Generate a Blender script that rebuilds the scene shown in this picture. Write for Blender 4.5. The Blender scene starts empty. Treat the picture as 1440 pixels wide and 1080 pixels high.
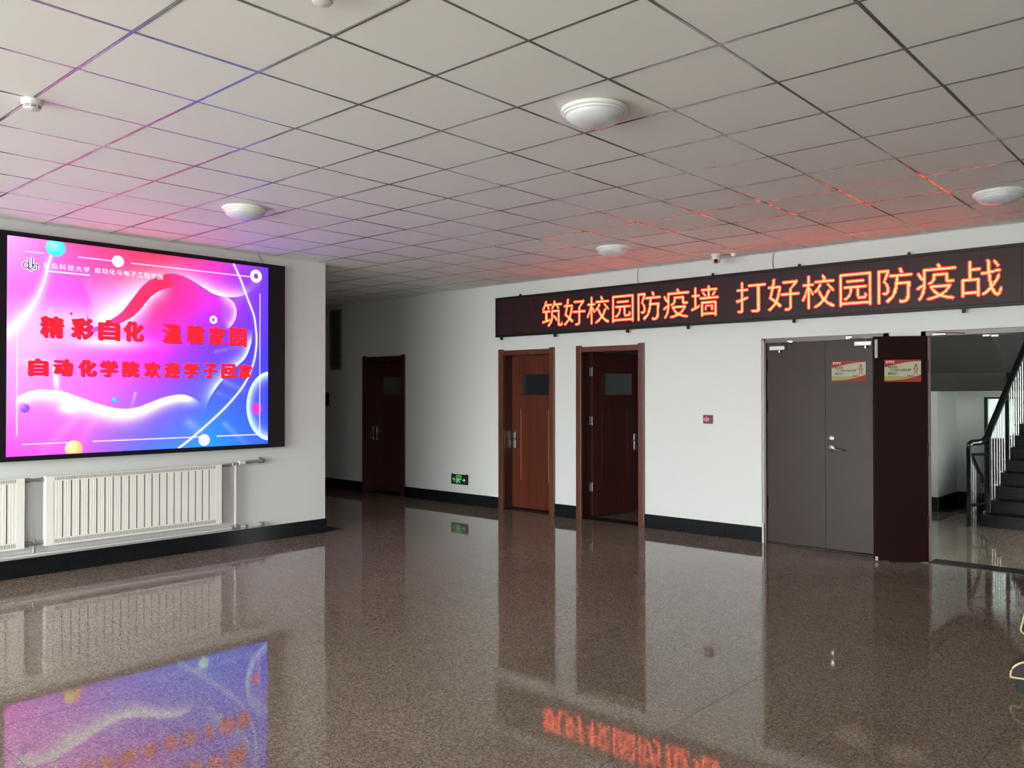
import bpy, bmesh, math, random
import numpy as np
from mathutils import Vector, Matrix

random.seed(4)
C = bpy.context.scene.collection
S = bpy.context.scene
PI = math.pi

# ------------------------------------------------------------------ camera
HC = 1.6464            # eye height
YAW, PITCH, ROLL = 0.73261, 0.01109, -0.00066
F_PX = 1166.7
cam_d = bpy.data.cameras.new('camera')
cam = bpy.data.objects.new('camera', cam_d); C.objects.link(cam)
fw = Vector((-math.sin(YAW)*math.cos(PITCH), math.cos(YAW)*math.cos(PITCH), math.sin(PITCH)))
r0 = Vector((math.cos(YAW), math.sin(YAW), 0)); u0 = r0.cross(fw)
rt = math.cos(ROLL)*r0 + math.sin(ROLL)*u0
up = -math.sin(ROLL)*r0 + math.cos(ROLL)*u0
M = Matrix((rt, up, -fw)).transposed().to_4x4(); M.translation = Vector((0, 0, HC))
cam.matrix_world = M
cam_d.sensor_fit = 'HORIZONTAL'; cam_d.sensor_width = 36.0
cam_d.lens = 36.0*F_PX/1440.0
cam_d.clip_start = 0.05; cam_d.clip_end = 200
S.camera = cam

# ------------------------------------------------------------------ world, light, exposure
S.view_settings.view_transform = 'Standard'
S.view_settings.look = 'None'
S.view_settings.gamma = 1.0
S.view_settings.use_curve_mapping = False
S.view_settings.exposure = 0.0
w = bpy.data.worlds.new('sky'); S.world = w; w.use_nodes = True
bgn = w.node_tree.nodes['Background']
bgn.inputs[0].default_value = (0.97, 1.0, 0.985, 1); bgn.inputs[1].default_value = 23.0   # bright overcast sky

def area(name, loc, rot, sx, sy, power, col):
    l = bpy.data.lights.new(name, 'AREA'); l.shape = 'RECTANGLE'; l.size = sx; l.size_y = sy
    l.energy = power; l.color = col
    o = bpy.data.objects.new(name, l); C.objects.link(o); o.location = loc; o.rotation_euler = rot
    return o
def portal(name, loc, rot, sx, sy):
    o = area(name, loc, rot, sx, sy, 1.0, (1, 1, 1)); o.data.cycles.is_portal = True
# the sky enters by the glazed entrance behind the photographer, the window under the landing and an unseen opening added to light the stair hall
portal('entrance_opening', (-4.4, -5.02, 1.53), (PI/2, 0, 0), 7.4, 2.94)
portal('added_side_opening', (3.62, -4.1, 1.53), (0, PI/2, 0), 2.94, 1.6)  # unseen opening added to brighten the left wall
portal('landing_opening', (-3.5, 15.98, 0.84), (PI/2, 0, PI), 2.0, 1.66)
portal('added_stair_opening', (1.18, 9.8, 1.35), (0, PI/2, 0), 2.5, 1.6)

# ------------------------------------------------------------------ materials
def mat(name, col, rough=0.5, metal=0.0, spec=0.5, coat=0.0, coat_r=0.1, var=0.0, vscale=6.0, bump=0.0, bscale=60.0, emit=None, estr=0.0, ior=1.5):
    m = bpy.data.materials.new(name); m.use_nodes = True
    nt = m.node_tree; b = nt.nodes['Principled BSDF']
    b.inputs['Base Color'].default_value = (*col, 1); b.inputs['Roughness'].default_value = rough
    b.inputs['Metallic'].default_value = metal; b.inputs['Specular IOR Level'].default_value = spec
    b.inputs['Coat Weight'].default_value = coat; b.inputs['Coat Roughness'].default_value = coat_r
    b.inputs['IOR'].default_value = ior
    if emit: b.inputs['Emission Color'].default_value = (*emit, 1); b.inputs['Emission Strength'].default_value = estr
    geo = nt.nodes.new('ShaderNodeNewGeometry')
    nz = nt.nodes.new('ShaderNodeTexNoise'); nz.inputs['Scale'].default_value = vscale; nz.inputs['Detail'].default_value = 4
    nt.links.new(geo.outputs['Position'], nz.inputs['Vector'])
    mx = nt.nodes.new('ShaderNodeMix'); mx.data_type = 'RGBA'
    k = 1-var; k2 = 1+var
    mx.inputs[6].default_value = (col[0]*k, col[1]*k, col[2]*k, 1); mx.inputs[7].default_value = (min(1, col[0]*k2), min(1, col[1]*k2), min(1, col[2]*k2), 1)
    nt.links.new(nz.outputs['Fac'], mx.inputs[0]); nt.links.new(mx.outputs[2], b.inputs['Base Color'])
    if bump > 0:
        n2 = nt.nodes.new('ShaderNodeTexNoise'); n2.inputs['Scale'].default_value = bscale
        nt.links.new(geo.outputs['Position'], n2.inputs['Vector'])
        bp = nt.nodes.new('ShaderNodeBump'); bp.inputs['Strength'].default_value = bump; bp.inputs['Distance'].default_value = 0.002
        nt.links.new(n2.outputs['Fac'], bp.inputs['Height']); nt.links.new(bp.outputs[0], b.inputs['Normal'])
    return m

def mat_granite(name, cols, rough, scale=140.0, var=0.12, spec=0.5):
    """polished speckled granite: fine crystal speckle plus faint slab to slab drift"""
    m = bpy.data.materials.new(name); m.use_nodes = True
    nt = m.node_tree; L = nt.links; b = nt.nodes['Principled BSDF']
    b.inputs['Roughness'].default_value = rough; b.inputs['Specular IOR Level'].default_value = spec
    geo = nt.nodes.new('ShaderNodeNewGeometry')
    vo = nt.nodes.new('ShaderNodeTexVoronoi'); vo.inputs['Scale'].default_value = scale; L.new(geo.outputs['Position'], vo.inputs['Vector'])
    sep = nt.nodes.new('ShaderNodeSeparateColor'); L.new(vo.outputs['Color'], sep.inputs[0])
    cr = nt.nodes.new('ShaderNodeValToRGB'); cr.color_ramp.interpolation = 'LINEAR'
    el = cr.color_ramp.elements; el[0].position = 0; el[0].color = (*cols[0], 1); el[1].position = 1; el[1].color = (*cols[-1], 1)
    for i, c in enumerate(cols[1:-1]):
        e = el.new((i+1)/(len(cols)-1)); e.color = (*c, 1)
    L.new(sep.outputs[0], cr.inputs[0])
    nz = nt.nodes.new('ShaderNodeTexNoise'); nz.inputs['Scale'].default_value = 0.7; nz.inputs['Detail'].default_value = 5; L.new(geo.outputs['Position'], nz.inputs['Vector'])
    oi = nt.nodes.new('ShaderNodeObjectInfo')
    ad = nt.nodes.new('ShaderNodeMath'); ad.operation = 'MULTIPLY_ADD'; ad.inputs[1].default_value = 0.35
    L.new(oi.outputs['Random'], ad.inputs[0]); L.new(nz.outputs['Fac'], ad.inputs[2])
    mr = nt.nodes.new('ShaderNodeMapRange'); mr.inputs[1].default_value = 0.3; mr.inputs[2].default_value = 1.1; mr.inputs[3].default_value = 1-var; mr.inputs[4].default_value = 1+var
    L.new(ad.outputs[0], mr.inputs[0])
    mu = nt.nodes.new('ShaderNodeVectorMath'); mu.operation = 'SCALE'; L.new(cr.outputs[0], mu.inputs[0]); L.new(mr.outputs[0], mu.inputs['Scale'])
    L.new(mu.outputs[0], b.inputs['Base Color'])
    # polish wears unevenly
    n3 = nt.nodes.new('ShaderNodeTexNoise'); n3.inputs['Scale'].default_value = 2.2; n3.inputs['Detail'].default_value = 6; L.new(geo.outputs['Position'], n3.inputs['Vector'])
    m3 = nt.nodes.new('ShaderNodeMapRange'); m3.inputs[3].default_value = rough*0.75; m3.inputs[4].default_value = rough*1.3; L.new(n3.outputs['Fac'], m3.inputs[0])
    L.new(m3.outputs[0], b.inputs['Roughness'])
    return m

def mat_wood(name, dark, light, rough=0.35, coat=0.2):
    m = bpy.data.materials.new(name); m.use_nodes = True
    nt = m.node_tree; L = nt.links; b = nt.nodes['Principled BSDF']
    b.inputs['Roughness'].default_value = rough; b.inputs['Coat Weight'].default_value = coat; b.inputs['Coat Roughness'].default_value = 0.25
    geo = nt.nodes.new('ShaderNodeNewGeometry'); mp = nt.nodes.new('ShaderNodeMapping'); mp.inputs['Scale'].default_value = (22, 22, 0.9)
    L.new(geo.outputs['Position'], mp.inputs['Vector'])
    nz = nt.nodes.new('ShaderNodeTexNoise'); nz.inputs['Scale'].default_value = 1.0; nz.inputs['Detail'].default_value = 6; nz.inputs['Distortion'].default_value = 0.6
    L.new(mp.outputs[0], nz.inputs['Vector'])
    cr = nt.nodes.new('ShaderNodeValToRGB'); cr.color_ramp.elements[0].position = 0.3; cr.color_ramp.elements[0].color = (*dark, 1)
    cr.color_ramp.elements[1].position = 0.72; cr.color_ramp.elements[1].color = (*light, 1)
    L.new(nz.outputs['Fac'], cr.inputs[0]); L.new(cr.outputs[0], b.inputs['Base Color'])
    return m

def mat_emit(name, col, s, base=(0.02, 0.02, 0.02)):
    m = bpy.data.materials.new(name); m.use_nodes = True
    nt = m.node_tree; b = nt.nodes['Principled BSDF']
    b.inputs['Base Color'].default_value = (*base, 1); b.inputs['Roughness'].default_value = 0.6
    b.inputs['Emission Color'].default_value = (*col, 1); b.inputs['Emission Strength'].default_value = s
    return m

WALL = mat('white wall paint', (0.67, 0.70, 0.68), 0.55, var=0.015, vscale=1.5, bump=0.08, bscale=90)
TILE = mat('white gypsum ceiling tile', (0.89, 0.89, 0.87), 0.7, var=0.012, vscale=2.0, bump=0.25, bscale=220)
BAR = mat('painted metal ceiling bar', (0.24, 0.235, 0.225), 0.10, metal=0.3, spec=1.0)
VOID = mat('grey shadow gap above ceiling', (0.14, 0.135, 0.13), 0.9)
FLOOR = mat_granite('polished brown granite', [(0.095, 0.074, 0.056), (0.170, 0.136, 0.106), (0.225, 0.183, 0.143), (0.325, 0.272, 0.22)], 0.045, scale=140.0, spec=0.33)
GROUT = mat('floor joint grout', (0.06, 0.05, 0.045), 0.8)
BLACKG = mat_granite('polished black granite', [(0.004, 0.005, 0.006), (0.008, 0.010, 0.011), (0.018, 0.021, 0.023)], 0.16, scale=260.0, spec=0.14)
STAIRG = mat_granite('dark stair granite', [(0.003, 0.003, 0.003), (0.006, 0.006, 0.006), (0.014, 0.014, 0.013)], 0.42, scale=200.0, spec=0.2)
SILL = mat('dark honed granite sill', (0.012, 0.010, 0.010), 0.5, spec=0.3)
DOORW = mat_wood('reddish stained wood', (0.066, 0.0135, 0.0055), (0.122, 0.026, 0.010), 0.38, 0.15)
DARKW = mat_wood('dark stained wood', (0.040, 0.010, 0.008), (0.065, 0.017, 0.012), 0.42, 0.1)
CASEW = mat_wood('brown stained casing wood', (0.080, 0.025, 0.013), (0.130, 0.041, 0.022), 0.38, 0.15)
GROOVE = mat('pale groove inlay', (0.35, 0.18, 0.10), 0.4)
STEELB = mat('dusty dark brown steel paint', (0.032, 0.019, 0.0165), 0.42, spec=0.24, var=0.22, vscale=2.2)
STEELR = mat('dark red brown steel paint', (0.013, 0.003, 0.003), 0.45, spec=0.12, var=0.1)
FRAMEM = mat('grey brown steel frame', (0.10, 0.075, 0.07), 0.35, spec=0.6)
EDGEM = mat('bare metal edge', (0.35, 0.33, 0.32), 0.4, metal=0.4)
CHROME = mat('brushed chrome', (0.75, 0.75, 0.74), 0.22, metal=1.0)
SILVER = mat('silver painted metal', (0.50, 0.50, 0.49), 0.35, metal=0.3)
BLACKM = mat('black powder coated metal', (0.010, 0.010, 0.012), 0.45, spec=0.25)
SIGNF = mat('sign face with red glow tint', (0.028, 0.010, 0.013), 0.5, spec=0.3)  # red glow of the letters is tinted into the face colour
GLASSD = mat('dark window glass', (0.012, 0.014, 0.018), 0.06, spec=0.8)
GLASSG = mat('frosted grey window glass', (0.10, 0.11, 0.105), 0.25, spec=0.8)
RADW = mat('cream white radiator enamel', (0.86, 0.86, 0.80), 0.35, spec=0.5)
SLOT = mat('dark slot recess', (0.05, 0.05, 0.05), 0.7)
PIPEG = mat('galvanised pipe', (0.30, 0.29, 0.28), 0.45, metal=0.5)
PIPEW = mat('pale painted pipe', (0.62, 0.60, 0.60), 0.4)
PLASTW = mat('white plastic', (0.74, 0.74, 0.70), 0.4)
OPAL = mat('opal lamp glass', (0.68, 0.70, 0.74), 0.14, spec=0.6)
RING = mat('white lamp ring', (0.80, 0.80, 0.78), 0.25)
RAILW = mat('black lacquered handrail', (0.008, 0.010, 0.011), 0.14, spec=0.6)
RAILS = mat('stainless baluster', (0.55, 0.56, 0.55), 0.25, metal=0.9)
GOLD = mat('gold piping', (0.66, 0.56, 0.32), 0.35, metal=0.3)
PLUM = mat('dark plum cloth', (0.035, 0.020, 0.026), 0.8)
REDC = mat('red brown cloth', (0.16, 0.022, 0.012), 0.8)
CREAM = mat('cream band', (0.62, 0.52, 0.40), 0.6)
BLK = mat('matte black', (0.006, 0.006, 0.007), 0.6)
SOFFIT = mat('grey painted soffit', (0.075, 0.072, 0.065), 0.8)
SHADEP = mat('stairwell wall darkened as shade', (0.22, 0.22, 0.21), 0.7)  # stairwell shade is put into this wall colour
ALUM = mat('window frame dark paint', (0.015, 0.017, 0.02), 0.4)
GROUND = mat('outdoor paving', (0.52, 0.51, 0.48), 0.9, var=0.1)

# ------------------------------------------------------------------ mesh helpers
class MB:
    def __init__(s): s.v = []; s.f = []; s.M = None
    def add(s, vs, fs):
        n = len(s.v)
        for p in vs:
            p = Vector(p)
            if s.M is not None: p = s.M @ p
            s.v.append(p)
        s.f += [tuple(i+n for i in f) for f in fs]
        return s
    def box(s, x0, x1, y0, y1, z0, z1):
        x0, x1 = min(x0, x1), max(x0, x1); y0, y1 = min(y0, y1), max(y0, y1); z0, z1 = min(z0, z1), max(z0, z1)
        vs = [(x, y, z) for z in (z0, z1) for y in (y0, y1) for x in (x0, x1)]
        return s.add(vs, [(0, 2, 3, 1), (4, 5, 7, 6), (0, 1, 5, 4), (2, 6, 7, 3), (0, 4, 6, 2), (1, 3, 7, 5)])
    def bbox(s, x0, x1, y0, y1, z0, z1, b=0.004):
        """box with bevelled edges"""
        bm = bmesh.new(); bmesh.ops.create_cube(bm, size=1)
        for v in bm.verts: v.co = Vector(((x0+x1)/2+v.co.x*abs(x1-x0), (y0+y1)/2+v.co.y*abs(y1-y0), (z0+z1)/2+v.co.z*abs(z1-z0)))
        bmesh.ops.bevel(bm, geom=bm.edges[:], offset=b, segments=2, affect='EDGES', profile=0.6)
        bm.verts.index_update()
        s.add([v.co.copy() for v in bm.verts], [tuple(v.index for v in f.verts) for f in bm.faces]); bm.free(); return s
    def tube(s, path, r, n=10, cap=True):
        path = [Vector(p) for p in path]; rings = []
        for i, p in enumerate(path):
            a = path[max(0, i-1)]; b = path[min(len(path)-1, i+1)]; t = (b-a).normalized()
            ref = Vector((0, 0, 1)) if abs(t.z) < 0.9 else Vector((1, 0, 0))
            e1 = t.cross(ref).normalized(); e2 = t.cross(e1)
            rings.append([p+r*(math.cos(k*2*PI/n)*e1+math.sin(k*2*PI/n)*e2) for k in range(n)])
        vs = [q for ring in rings for q in ring]; fs = []
        for i in range(len(path)-1):
            for k in range(n):
                fs.append((i*n+k, i*n+(k+1) % n, (i+1)*n+(k+1) % n, (i+1)*n+k))
        if cap: fs.append(tuple(range(n-1, -1, -1))); fs.append(tuple((len(path)-1)*n+k for k in range(n)))
        return s.add(vs, fs)
    def cyl(s, p0, p1, r, n=16): return s.tube([p0, p1], r, n)
    def lathe(s, prof, cx, cy, cz, n=32, axis='z'):
        vs = []; fs = []; m = len(prof)
        for k in range(n):
            a = 2*PI*k/n
            for r, h in prof:
                x, y, z = r*math.cos(a), r*math.sin(a), h
                if axis == 'y': x, y, z = x, h, y
                if axis == 'x': x, y, z = h, x, y
                vs.append((cx+x, cy+y, cz+z))
        for k in range(n):
            for j in range(m-1):
                fs.append((k*m+j, ((k+1) % n)*m+j, ((k+1) % n)*m+j+1, k*m+j+1))
        if prof[0][0] > 1e-6: fs.append(tuple(k*m for k in range(n)))
        if prof[-1][0] > 1e-6: fs.append(tuple(k*m+m-1 for k in range(n)))
        return s.add(vs, fs)
    def prism(s, poly, fn, d0, d1):
        """poly: 2D points; fn(a, b, d) -> 3D"""
        n = len(poly)
        vs = [fn(a, b, d0) for a, b in poly]+[fn(a, b, d1) for a, b in poly]
        fs = [tuple(range(n)), tuple(range(2*n-1, n-1, -1))]+[(i, (i+1) % n, n+(i+1) % n, n+i) for i in range(n)]
        return s.add(vs, fs)
    def build(s, name, m, parent=None, smooth=False):
        me = bpy.data.meshes.new(name)
        off = wloc(parent) if parent else Vector((0, 0, 0))
        me.from_pydata([tuple(v-off) for v in s.v], [], s.f); me.update()
        bm = bmesh.new(); bm.from_mesh(me); bmesh.ops.recalc_face_normals(bm, faces=bm.faces); bm.to_mesh(me); bm.free()
        me.materials.append(m)
        if smooth:
            for p in me.polygons: p.use_smooth = True
            try: me.set_sharp_from_angle(angle=math.radians(40))
            except Exception: pass
        o = bpy.data.objects.new(name, me); C.objects.link(o)
        if parent: o.parent = parent
        return o

def wloc(o):
    p = Vector((0, 0, 0))
    while o is not None: p += o.location; o = o.parent
    return p
def tag(o, label, cat, group=None):
    o['label'] = label; o['category'] = cat
    if group: o['group'] = group
    return o
def thing(name, loc, label, cat, group=None):
    o = bpy.data.objects.new(name, None); C.objects.link(o); o.location = loc; o.empty_display_size = 0.1
    return tag(o, label, cat, group)
def setting(name, label, loc=(0, 0, 0)):
    o = bpy.data.objects.new(name, None); C.objects.link(o); o.location = loc
    o['kind'] = 'structure'; o['label'] = label; return o
def struct(o, label):
    o['kind'] = 'structure'; o['label'] = label; return o
def copy_tree(o, parent=None):
    c = o.copy(); C.objects.link(c)
    if parent is not None: c.parent = parent
    for ch in list(o.children): copy_tree(ch, c)
    return c

# text outlines -> 2D triangles (em units), cached
_tc = {}
def glyph(ch, off=0.0):
    k = (ch, off)
    if k not in _tc:
        c = bpy.data.curves.new('t', 'FONT'); c.body = ch; c.size = 1; c.offset = off; c.resolution_u = 3
        o = bpy.data.objects.new('t', c); C.objects.link(o)
        bpy.context.view_layer.update()
        m = bpy.data.meshes.new_from_object(o.evaluated_get(bpy.context.evaluated_depsgraph_get()))
        m.calc_loop_triangles()
        V = np.array([(v.co.x, v.co.y) for v in m.vertices]); T = [tuple(t.vertices) for t in m.loop_triangles]
        bpy.data.objects.remove(o); bpy.data.curves.remove(c); bpy.data.meshes.remove(m)
        _tc[k] = (V, T)
    return _tc[k]
def put_text(mb, txt, fn, x, y, sx, sy, off=0.0, adv=1.0):
    """fn(a, b) -> 3D; x, y is the lower left of the em box of the first character"""
    for i, ch in enumerate(txt):
        if ch == ' ': continue
        V, T = glyph(ch, off)
        mb.add([fn(x+i*sx*adv+p[0]*sx, y+(p[1]+0.12)*sy) for p in V], T)

# ------------------------------------------------------------------ dimensions
XL, YB, HCE = -8.251, 8.687, 3.192       # screen wall, door wall, ceiling height
GX, GY = -1.7675, 1.5408                 # ceiling grid origin
YC = 5.85                                # corner where the corridor begins
T = 0.25                                 # wall thickness
XW, XE, YS = -20.0, 3.6, -5.0

# ------------------------------------------------------------------ walls
def wall_y(name, y0, y1, x0, x1, z1, holes, label, m=WALL):
    """wall lying along X with rectangular openings (xa, xb, za, zb)"""
    mb = MB(); x = x0
    for xa, xb, za, zb in sorted(holes):
        mb.box(x, xa, y0, y1, 0, z1)
        if za > 0: mb.box(xa, xb, y0, y1, 0, za)
        mb.box(xa, xb, y0, y1, zb, z1); x = xb
    mb.box(x, x1, y0, y1, 0, z1)
    return struct(mb.build(name, m), label)

D0, D1, D2 = (-11.17, -10.10), (-8.055, -7.035), (-6.665, -5.615)   # wooden doors, outer edges of the casings
F1, F2 = (-4.085, -2.745), (-2.44, -0.98)                           # steel fire door frames
DZ = 2.255
holes = [(a+0.03, b-0.03, 0, DZ-0.03) for a, b in (D0, D1, D2)]+[(F1[0], F1[1], 0, 2.245), (F2[0], F2[1], 0, 2.245)]
wall_y('wall_back', YB, YB+T, XW, XE, HCE+0.3, holes, 'white painted wall with the doors and the red letter sign')
struct(MB().box(XL-0.3, XL, YS, YC, 0, HCE+0.3).build('wall_left', WALL), 'white painted wall behind the large colour screen')
struct(MB().box(XW, XL-0.3, YC-0.25, YC, 0, HCE+0.3).build('wall_corridor', WALL), 'near side wall of the dark corridor')
struct(MB().box(XW-0.2, XW, YC-0.25, YB+T, 0, HCE+0.3).build('wall_corridor_end', WALL), 'end wall of the dark corridor')
wall_y('wall_front', YS-0.25, YS, XL, XE, HCE+0.3, [(-8.1, -0.7, 0.06, 3.0)], 'entrance wall behind the photographer')
struct(MB().box(XE, XE+0.2, YS-0.25, -4.9, 0, HCE+0.3).box(XE, XE+0.2, -3.3, YB+T, 0, HCE+0.3).box(XE, XE+0.2, -4.9, -3.3, 0, 0.06).box(XE, XE+0.2, -4.9, -3.3, 3.0, HCE+0.3).build('wall_right', SOFFIT), 'unseen side wall of the hall, darkened to cut bounced light')  # wall darkened to cut bounce; opening added to brighten the screen wall
# entrance glazing frame, in the opening the daylight enters by
g = setting('window_1', 'dark framed glazed entrance behind the photographer')
mb = MB()
mb.box(-8.1, -0.7, YS-0.14, YS-0.06, 2.94, 3.0); mb.box(-8.1, -0.7, YS-0.14, YS-0.06, 0.06, 0.10)
mb.build('window_frame', ALUM, g)
for i in range(6):
    x = -8.1+i*1.48
    MB().box(x-0.03, x+0.03, YS-0.14, YS-0.06, 0.06, 3.0).build('mullion', ALUM, g)
struct(MB().box(-40, 40, -60, YS-0.25, -0.12, -0.04).box(-40, 40, 16.0, 60, -0.12, -0.04).box(3.8, 40, YS-0.25, 16, -0.12, -0.04).box(-40, -20.2, YS-0.25, 16, -0.12, -0.04).build('ground', GROUND), 'paving outside the building')

# ------------------------------------------------------------------ ceiling: gypsum tiles on a bar grid
ceil = struct(MB().box(XW, XE, YC, YB, HCE+0.035, HCE+0.06).box(XL, XE, YS, YC, HCE+0.035, HCE+0.06).build('ceiling', VOID), 'suspended ceiling of square white tiles on a bar grid')
P = 0.6; GAP = 0.0075
def seen(x, y, z):
    d = Vector((x, y, z-HC)); f = d.dot(fw)
    if f < 0.3: return False
    return abs(d.dot(rt)/f) < 0.66 and abs(d.dot(up)/f) < 0.50
def regions(x0, x1, y0, y1):
    """clip a cell to the L-shaped hall plan"""
    out = []
    for X0, X1, Y0, Y1 in ((XL, XE, YS, YC), (XW, XE, YC, YB)):
        a, b, c, d = max(x0, X0), min(x1, X1), max(y0, Y0), min(y1, Y1)
        if b-a > 0.02 and d-c > 0.02: out.append((a, b, c, d))
    if len(out) == 2 and x0 >= XL:       # whole tile straddling the seam
        return [(x0, min(x1, XE), max(y0, YS), min(y1, YB))]
    return out
cells = []
for i in range(-31, 10):
    for j in range(-11, 13):
        x0, y0 = GX+i*P, GY+j*P
        for a, b, c, d in regions(x0+GAP, x0+P-GAP, y0+GAP, y0+P-GAP):
            cx, cy = (a+b)/2, (c+d)/2
            vis = (seen(cx, cy, HCE) or seen(a, c, HCE) or seen(b, d, HCE) or seen(a, d, HCE) or seen(b, c, HCE)) and (cx > -12.8)
            cells.append((not vis, math.hypot(cx, cy), a, b, c, d))
cells.sort()
rest = MB(); full = None; nt_ = 0
for k, (nv, dist, a, b, c, d) in enumerate(cells):
    if nv or nt_ >= 296:
        rest.box(a, b, c, d, HCE, HCE+0.015); continue
    nt_ += 1
    w_, d_ = b-a, d-c
    if abs(w_-(P-2*GAP)) < 1e-4 and abs(d_-(P-2*GAP)) < 1e-4:
        if full is None:
            m_ = MB().bbox(-w_/2, w_/2, -d_/2, d_/2, 0, 0.015, 0.003)
            o = m_.build('ceiling_tile', TILE, ceil); full = o
        else:
            o = bpy.data.objects.new('ceiling_tile', full.data); C.objects.link(o); o.parent = ceil
        o.location = ((a+b)/2, (c+d)/2, HCE+random.uniform(-0.0012, 0.0012))
        o.rotation_euler = (random.uniform(-1, 1)*0.0014, random.uniform(-1, 1)*0.0014, 0)
    else:
        MB().box(a, b, c, d, HCE, HCE+0.015).build('ceiling_tile', TILE, ceil)
o = rest.build('ceiling_tile', TILE, ceil); o['kind'] = 'stuff'
for j in range(-10, 12):
    y = GY+j*P
    x0 = XL if y < YC else -13.5
    MB().box(x0, XE, y-0.0060, y+0.0060, HCE-0.0016, HCE+0.0125).build('grid_bar', BAR, ceil)
for i in range(-19, 9):
    x = GX+i*P
    y0 = YS if x > XL else YC
    MB().box(x-0.0066, x+0.0066, y0, YB, HCE-0.0010, HCE+0.012).build('grid_bar', BAR, ceil)
# thin wall angle where ceiling meets walls
struct(MB().box(XL, XE, YB-0.02, YB, HCE-0.004, HCE+0.03).box(XW, XL, YB-0.02, YB, HCE-0.004, HCE+0.03).build('trim_1', WALL), 'ceiling edge strip above the doors')
struct(MB().box(XL, XL+0.02, YS, YC, HCE-0.004, HCE+0.03).build('trim_2', WALL), 'ceiling edge strip above the screen')

# ------------------------------------------------------------------ floor: polished granite slabs
floor = struct(MB().box(XW, XE, YC, YB+T, -0.06, -0.004).box(XL, XE, YS, YC, -0.06, -0.004).box(-11.6, -5, YB+T, 12.3, -0.06, -0.004).box(-4.6, 1.3, YB+T, 16, -0.06, -0.004)
               .build('floor', GROUT), 'polished speckled brown granite floor of square slabs')
FP = 0.617; FX, FY = -3.40, 4.39; FG = 0.0011
def fregions(x0, x1, y0, y1):
    out = []
    for X0, X1, Y0, Y1 in ((XL, XE, YS, YB), (XW, XL, YC+0.29, YB), (-8.9, -5.0, YB, 12.2), (-4.5, 1.2, YB, 13.85)):
        a, b, c, d = max(x0, X0), min(x1, X1), max(y0, Y0), min(y1, Y1)
        if b-a > 0.01 and d-c > 0.01: out.append((a, b, c, d))
    return out
fc = []
for i in range(-27, 12):
    for j in range(-16, 17):
        x0, y0 = FX+i*FP, FY+j*FP
        for a, b, c, d in fregions(x0+FG, x0+FP-FG, y0+FG, y0+FP-FG):
            cx, cy = (a+b)/2, (c+d)/2
            vis = (seen(cx, cy, 0) or seen(a, c, 0) or seen(b, d, 0) or seen(a, d, 0)) and cx > -12.6
            if cy > YB+0.1 and cx < -5 and cx < -7.2: vis = False
            fc.append((not vis, math.hypot(cx, cy), a, b, c, d))
fc.sort(); rest = MB(); full = None; n_ = 0
for nv, dist, a, b, c, d in fc:
    if nv or n_ >= 296: rest.box(a, b, c, d, -0.02, 0); continue
    n_ += 1; w_, d_ = b-a, d-c
    if abs(w_-(FP-2*FG)) < 1e-4 and abs(d_-(FP-2*FG)) < 1e-4:
        if full is None:
            o = MB().box(-w_/2, w_/2, -d_/2, d_/2, -0.02, 0).build('floor_tile', FLOOR, floor); full = o
        else:
            o = bpy.data.objects.new('floor_tile', full.data); C.objects.link(o); o.parent = floor
        o.location = ((a+b)/2, (c+d)/2, 0)
        o.rotation_euler = (random.uniform(-1, 1)*0.0007, random.uniform(-1, 1)*0.0007, 0)
    else:
        MB().box(a, b, c, d, -0.02, 0).build('floor_tile', FLOOR, floor)
o = rest.build('floor_tile', FLOOR, floor); o['kind'] = 'stuff'
x = XL
while x > -13.5:      # black granite border along the corridor wall
    MB().box(x-0.6+0.002, x, YC+0.02, YC+0.288, -0.02, 0.0).build('border_tile', BLACKG, floor); x -= 0.6

# ------------------------------------------------------------------ baseboards of black granite tiles
BH = 0.165; BT = 0.018
def baseboard(name, label, segs):
    """segs: (axis, fixed, a, b, outward sign, joint origin)"""
    g = setting(name, label)
    for ax, fx, a, b, sg, org in segs:
        k = math.floor((a-org)/0.608); t = a
        while t < b-1e-3:
            e = min(b, org+(k+1)*0.608)
            if e-t > 0.01:
                pr = BT+random.uniform(-0.0008, 0.0008)
                if ax == 'x': MB().box(t+0.0015, e-0.0015, fx, fx+sg*pr, 0.0, BH).build('baseboard_tile', BLACKG, g)
                else: MB().box(fx, fx+sg*pr, t+0.0015, e-0.0015, 0.0, BH).build('baseboard_tile', BLACKG, g)
            t = e; k += 1
    return g
baseboard('baseboard_left', 'black granite baseboard under the screen wall', [('y', XL, YS, YC, 1, 2.987-0.608*20), ('x', YC, XL-5.2, XL+BT, 1, XL)])
baseboard('baseboard_back', 'black granite baseboard between the doors', [('x', YB, -13.5, D0[0], -1, -5.14), ('x', YB, D0[1], D1[0], -1, -5.14), ('x', YB, D1[1], D2[0], -1, -5.14),
          ('x', YB, D2[1], F1[0]-0.01, -1, -5.14), ('x', YB, F1[1]+0.02, F2[0]-0.02, -1, -5.14), ('x', YB, F2[1]+0.02, XE, -1, -5.14)])

# ------------------------------------------------------------------ rooms behind the doors
struct(MB().box(-8.95, -8.85, YB+T, 12.3, 0, 3.3).box(-5.1, -5.0, YB+T, 12.3, 0, 3.3).box(-8.95, -5.0, 12.2, 12.3, 0, 3.3).box(-8.95, -5.0, YB+T, 12.3, 3.0, 3.1)
       .build('wall_room', WALL), 'walls of the dark room behind the half open door')
struct(MB().box(-11.5, -9.6, 9.9, 10.0, 0, 3.0).box(-11.6, -11.5, YB+T, 10, 0, 3.0).box(-9.6, -9.5, YB+T, 10, 0, 3).box(-11.6, -9.5, YB+T, 10, 3, 3.1).build('wall_closet', WALL), 'walls behind the corridor door')

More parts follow.
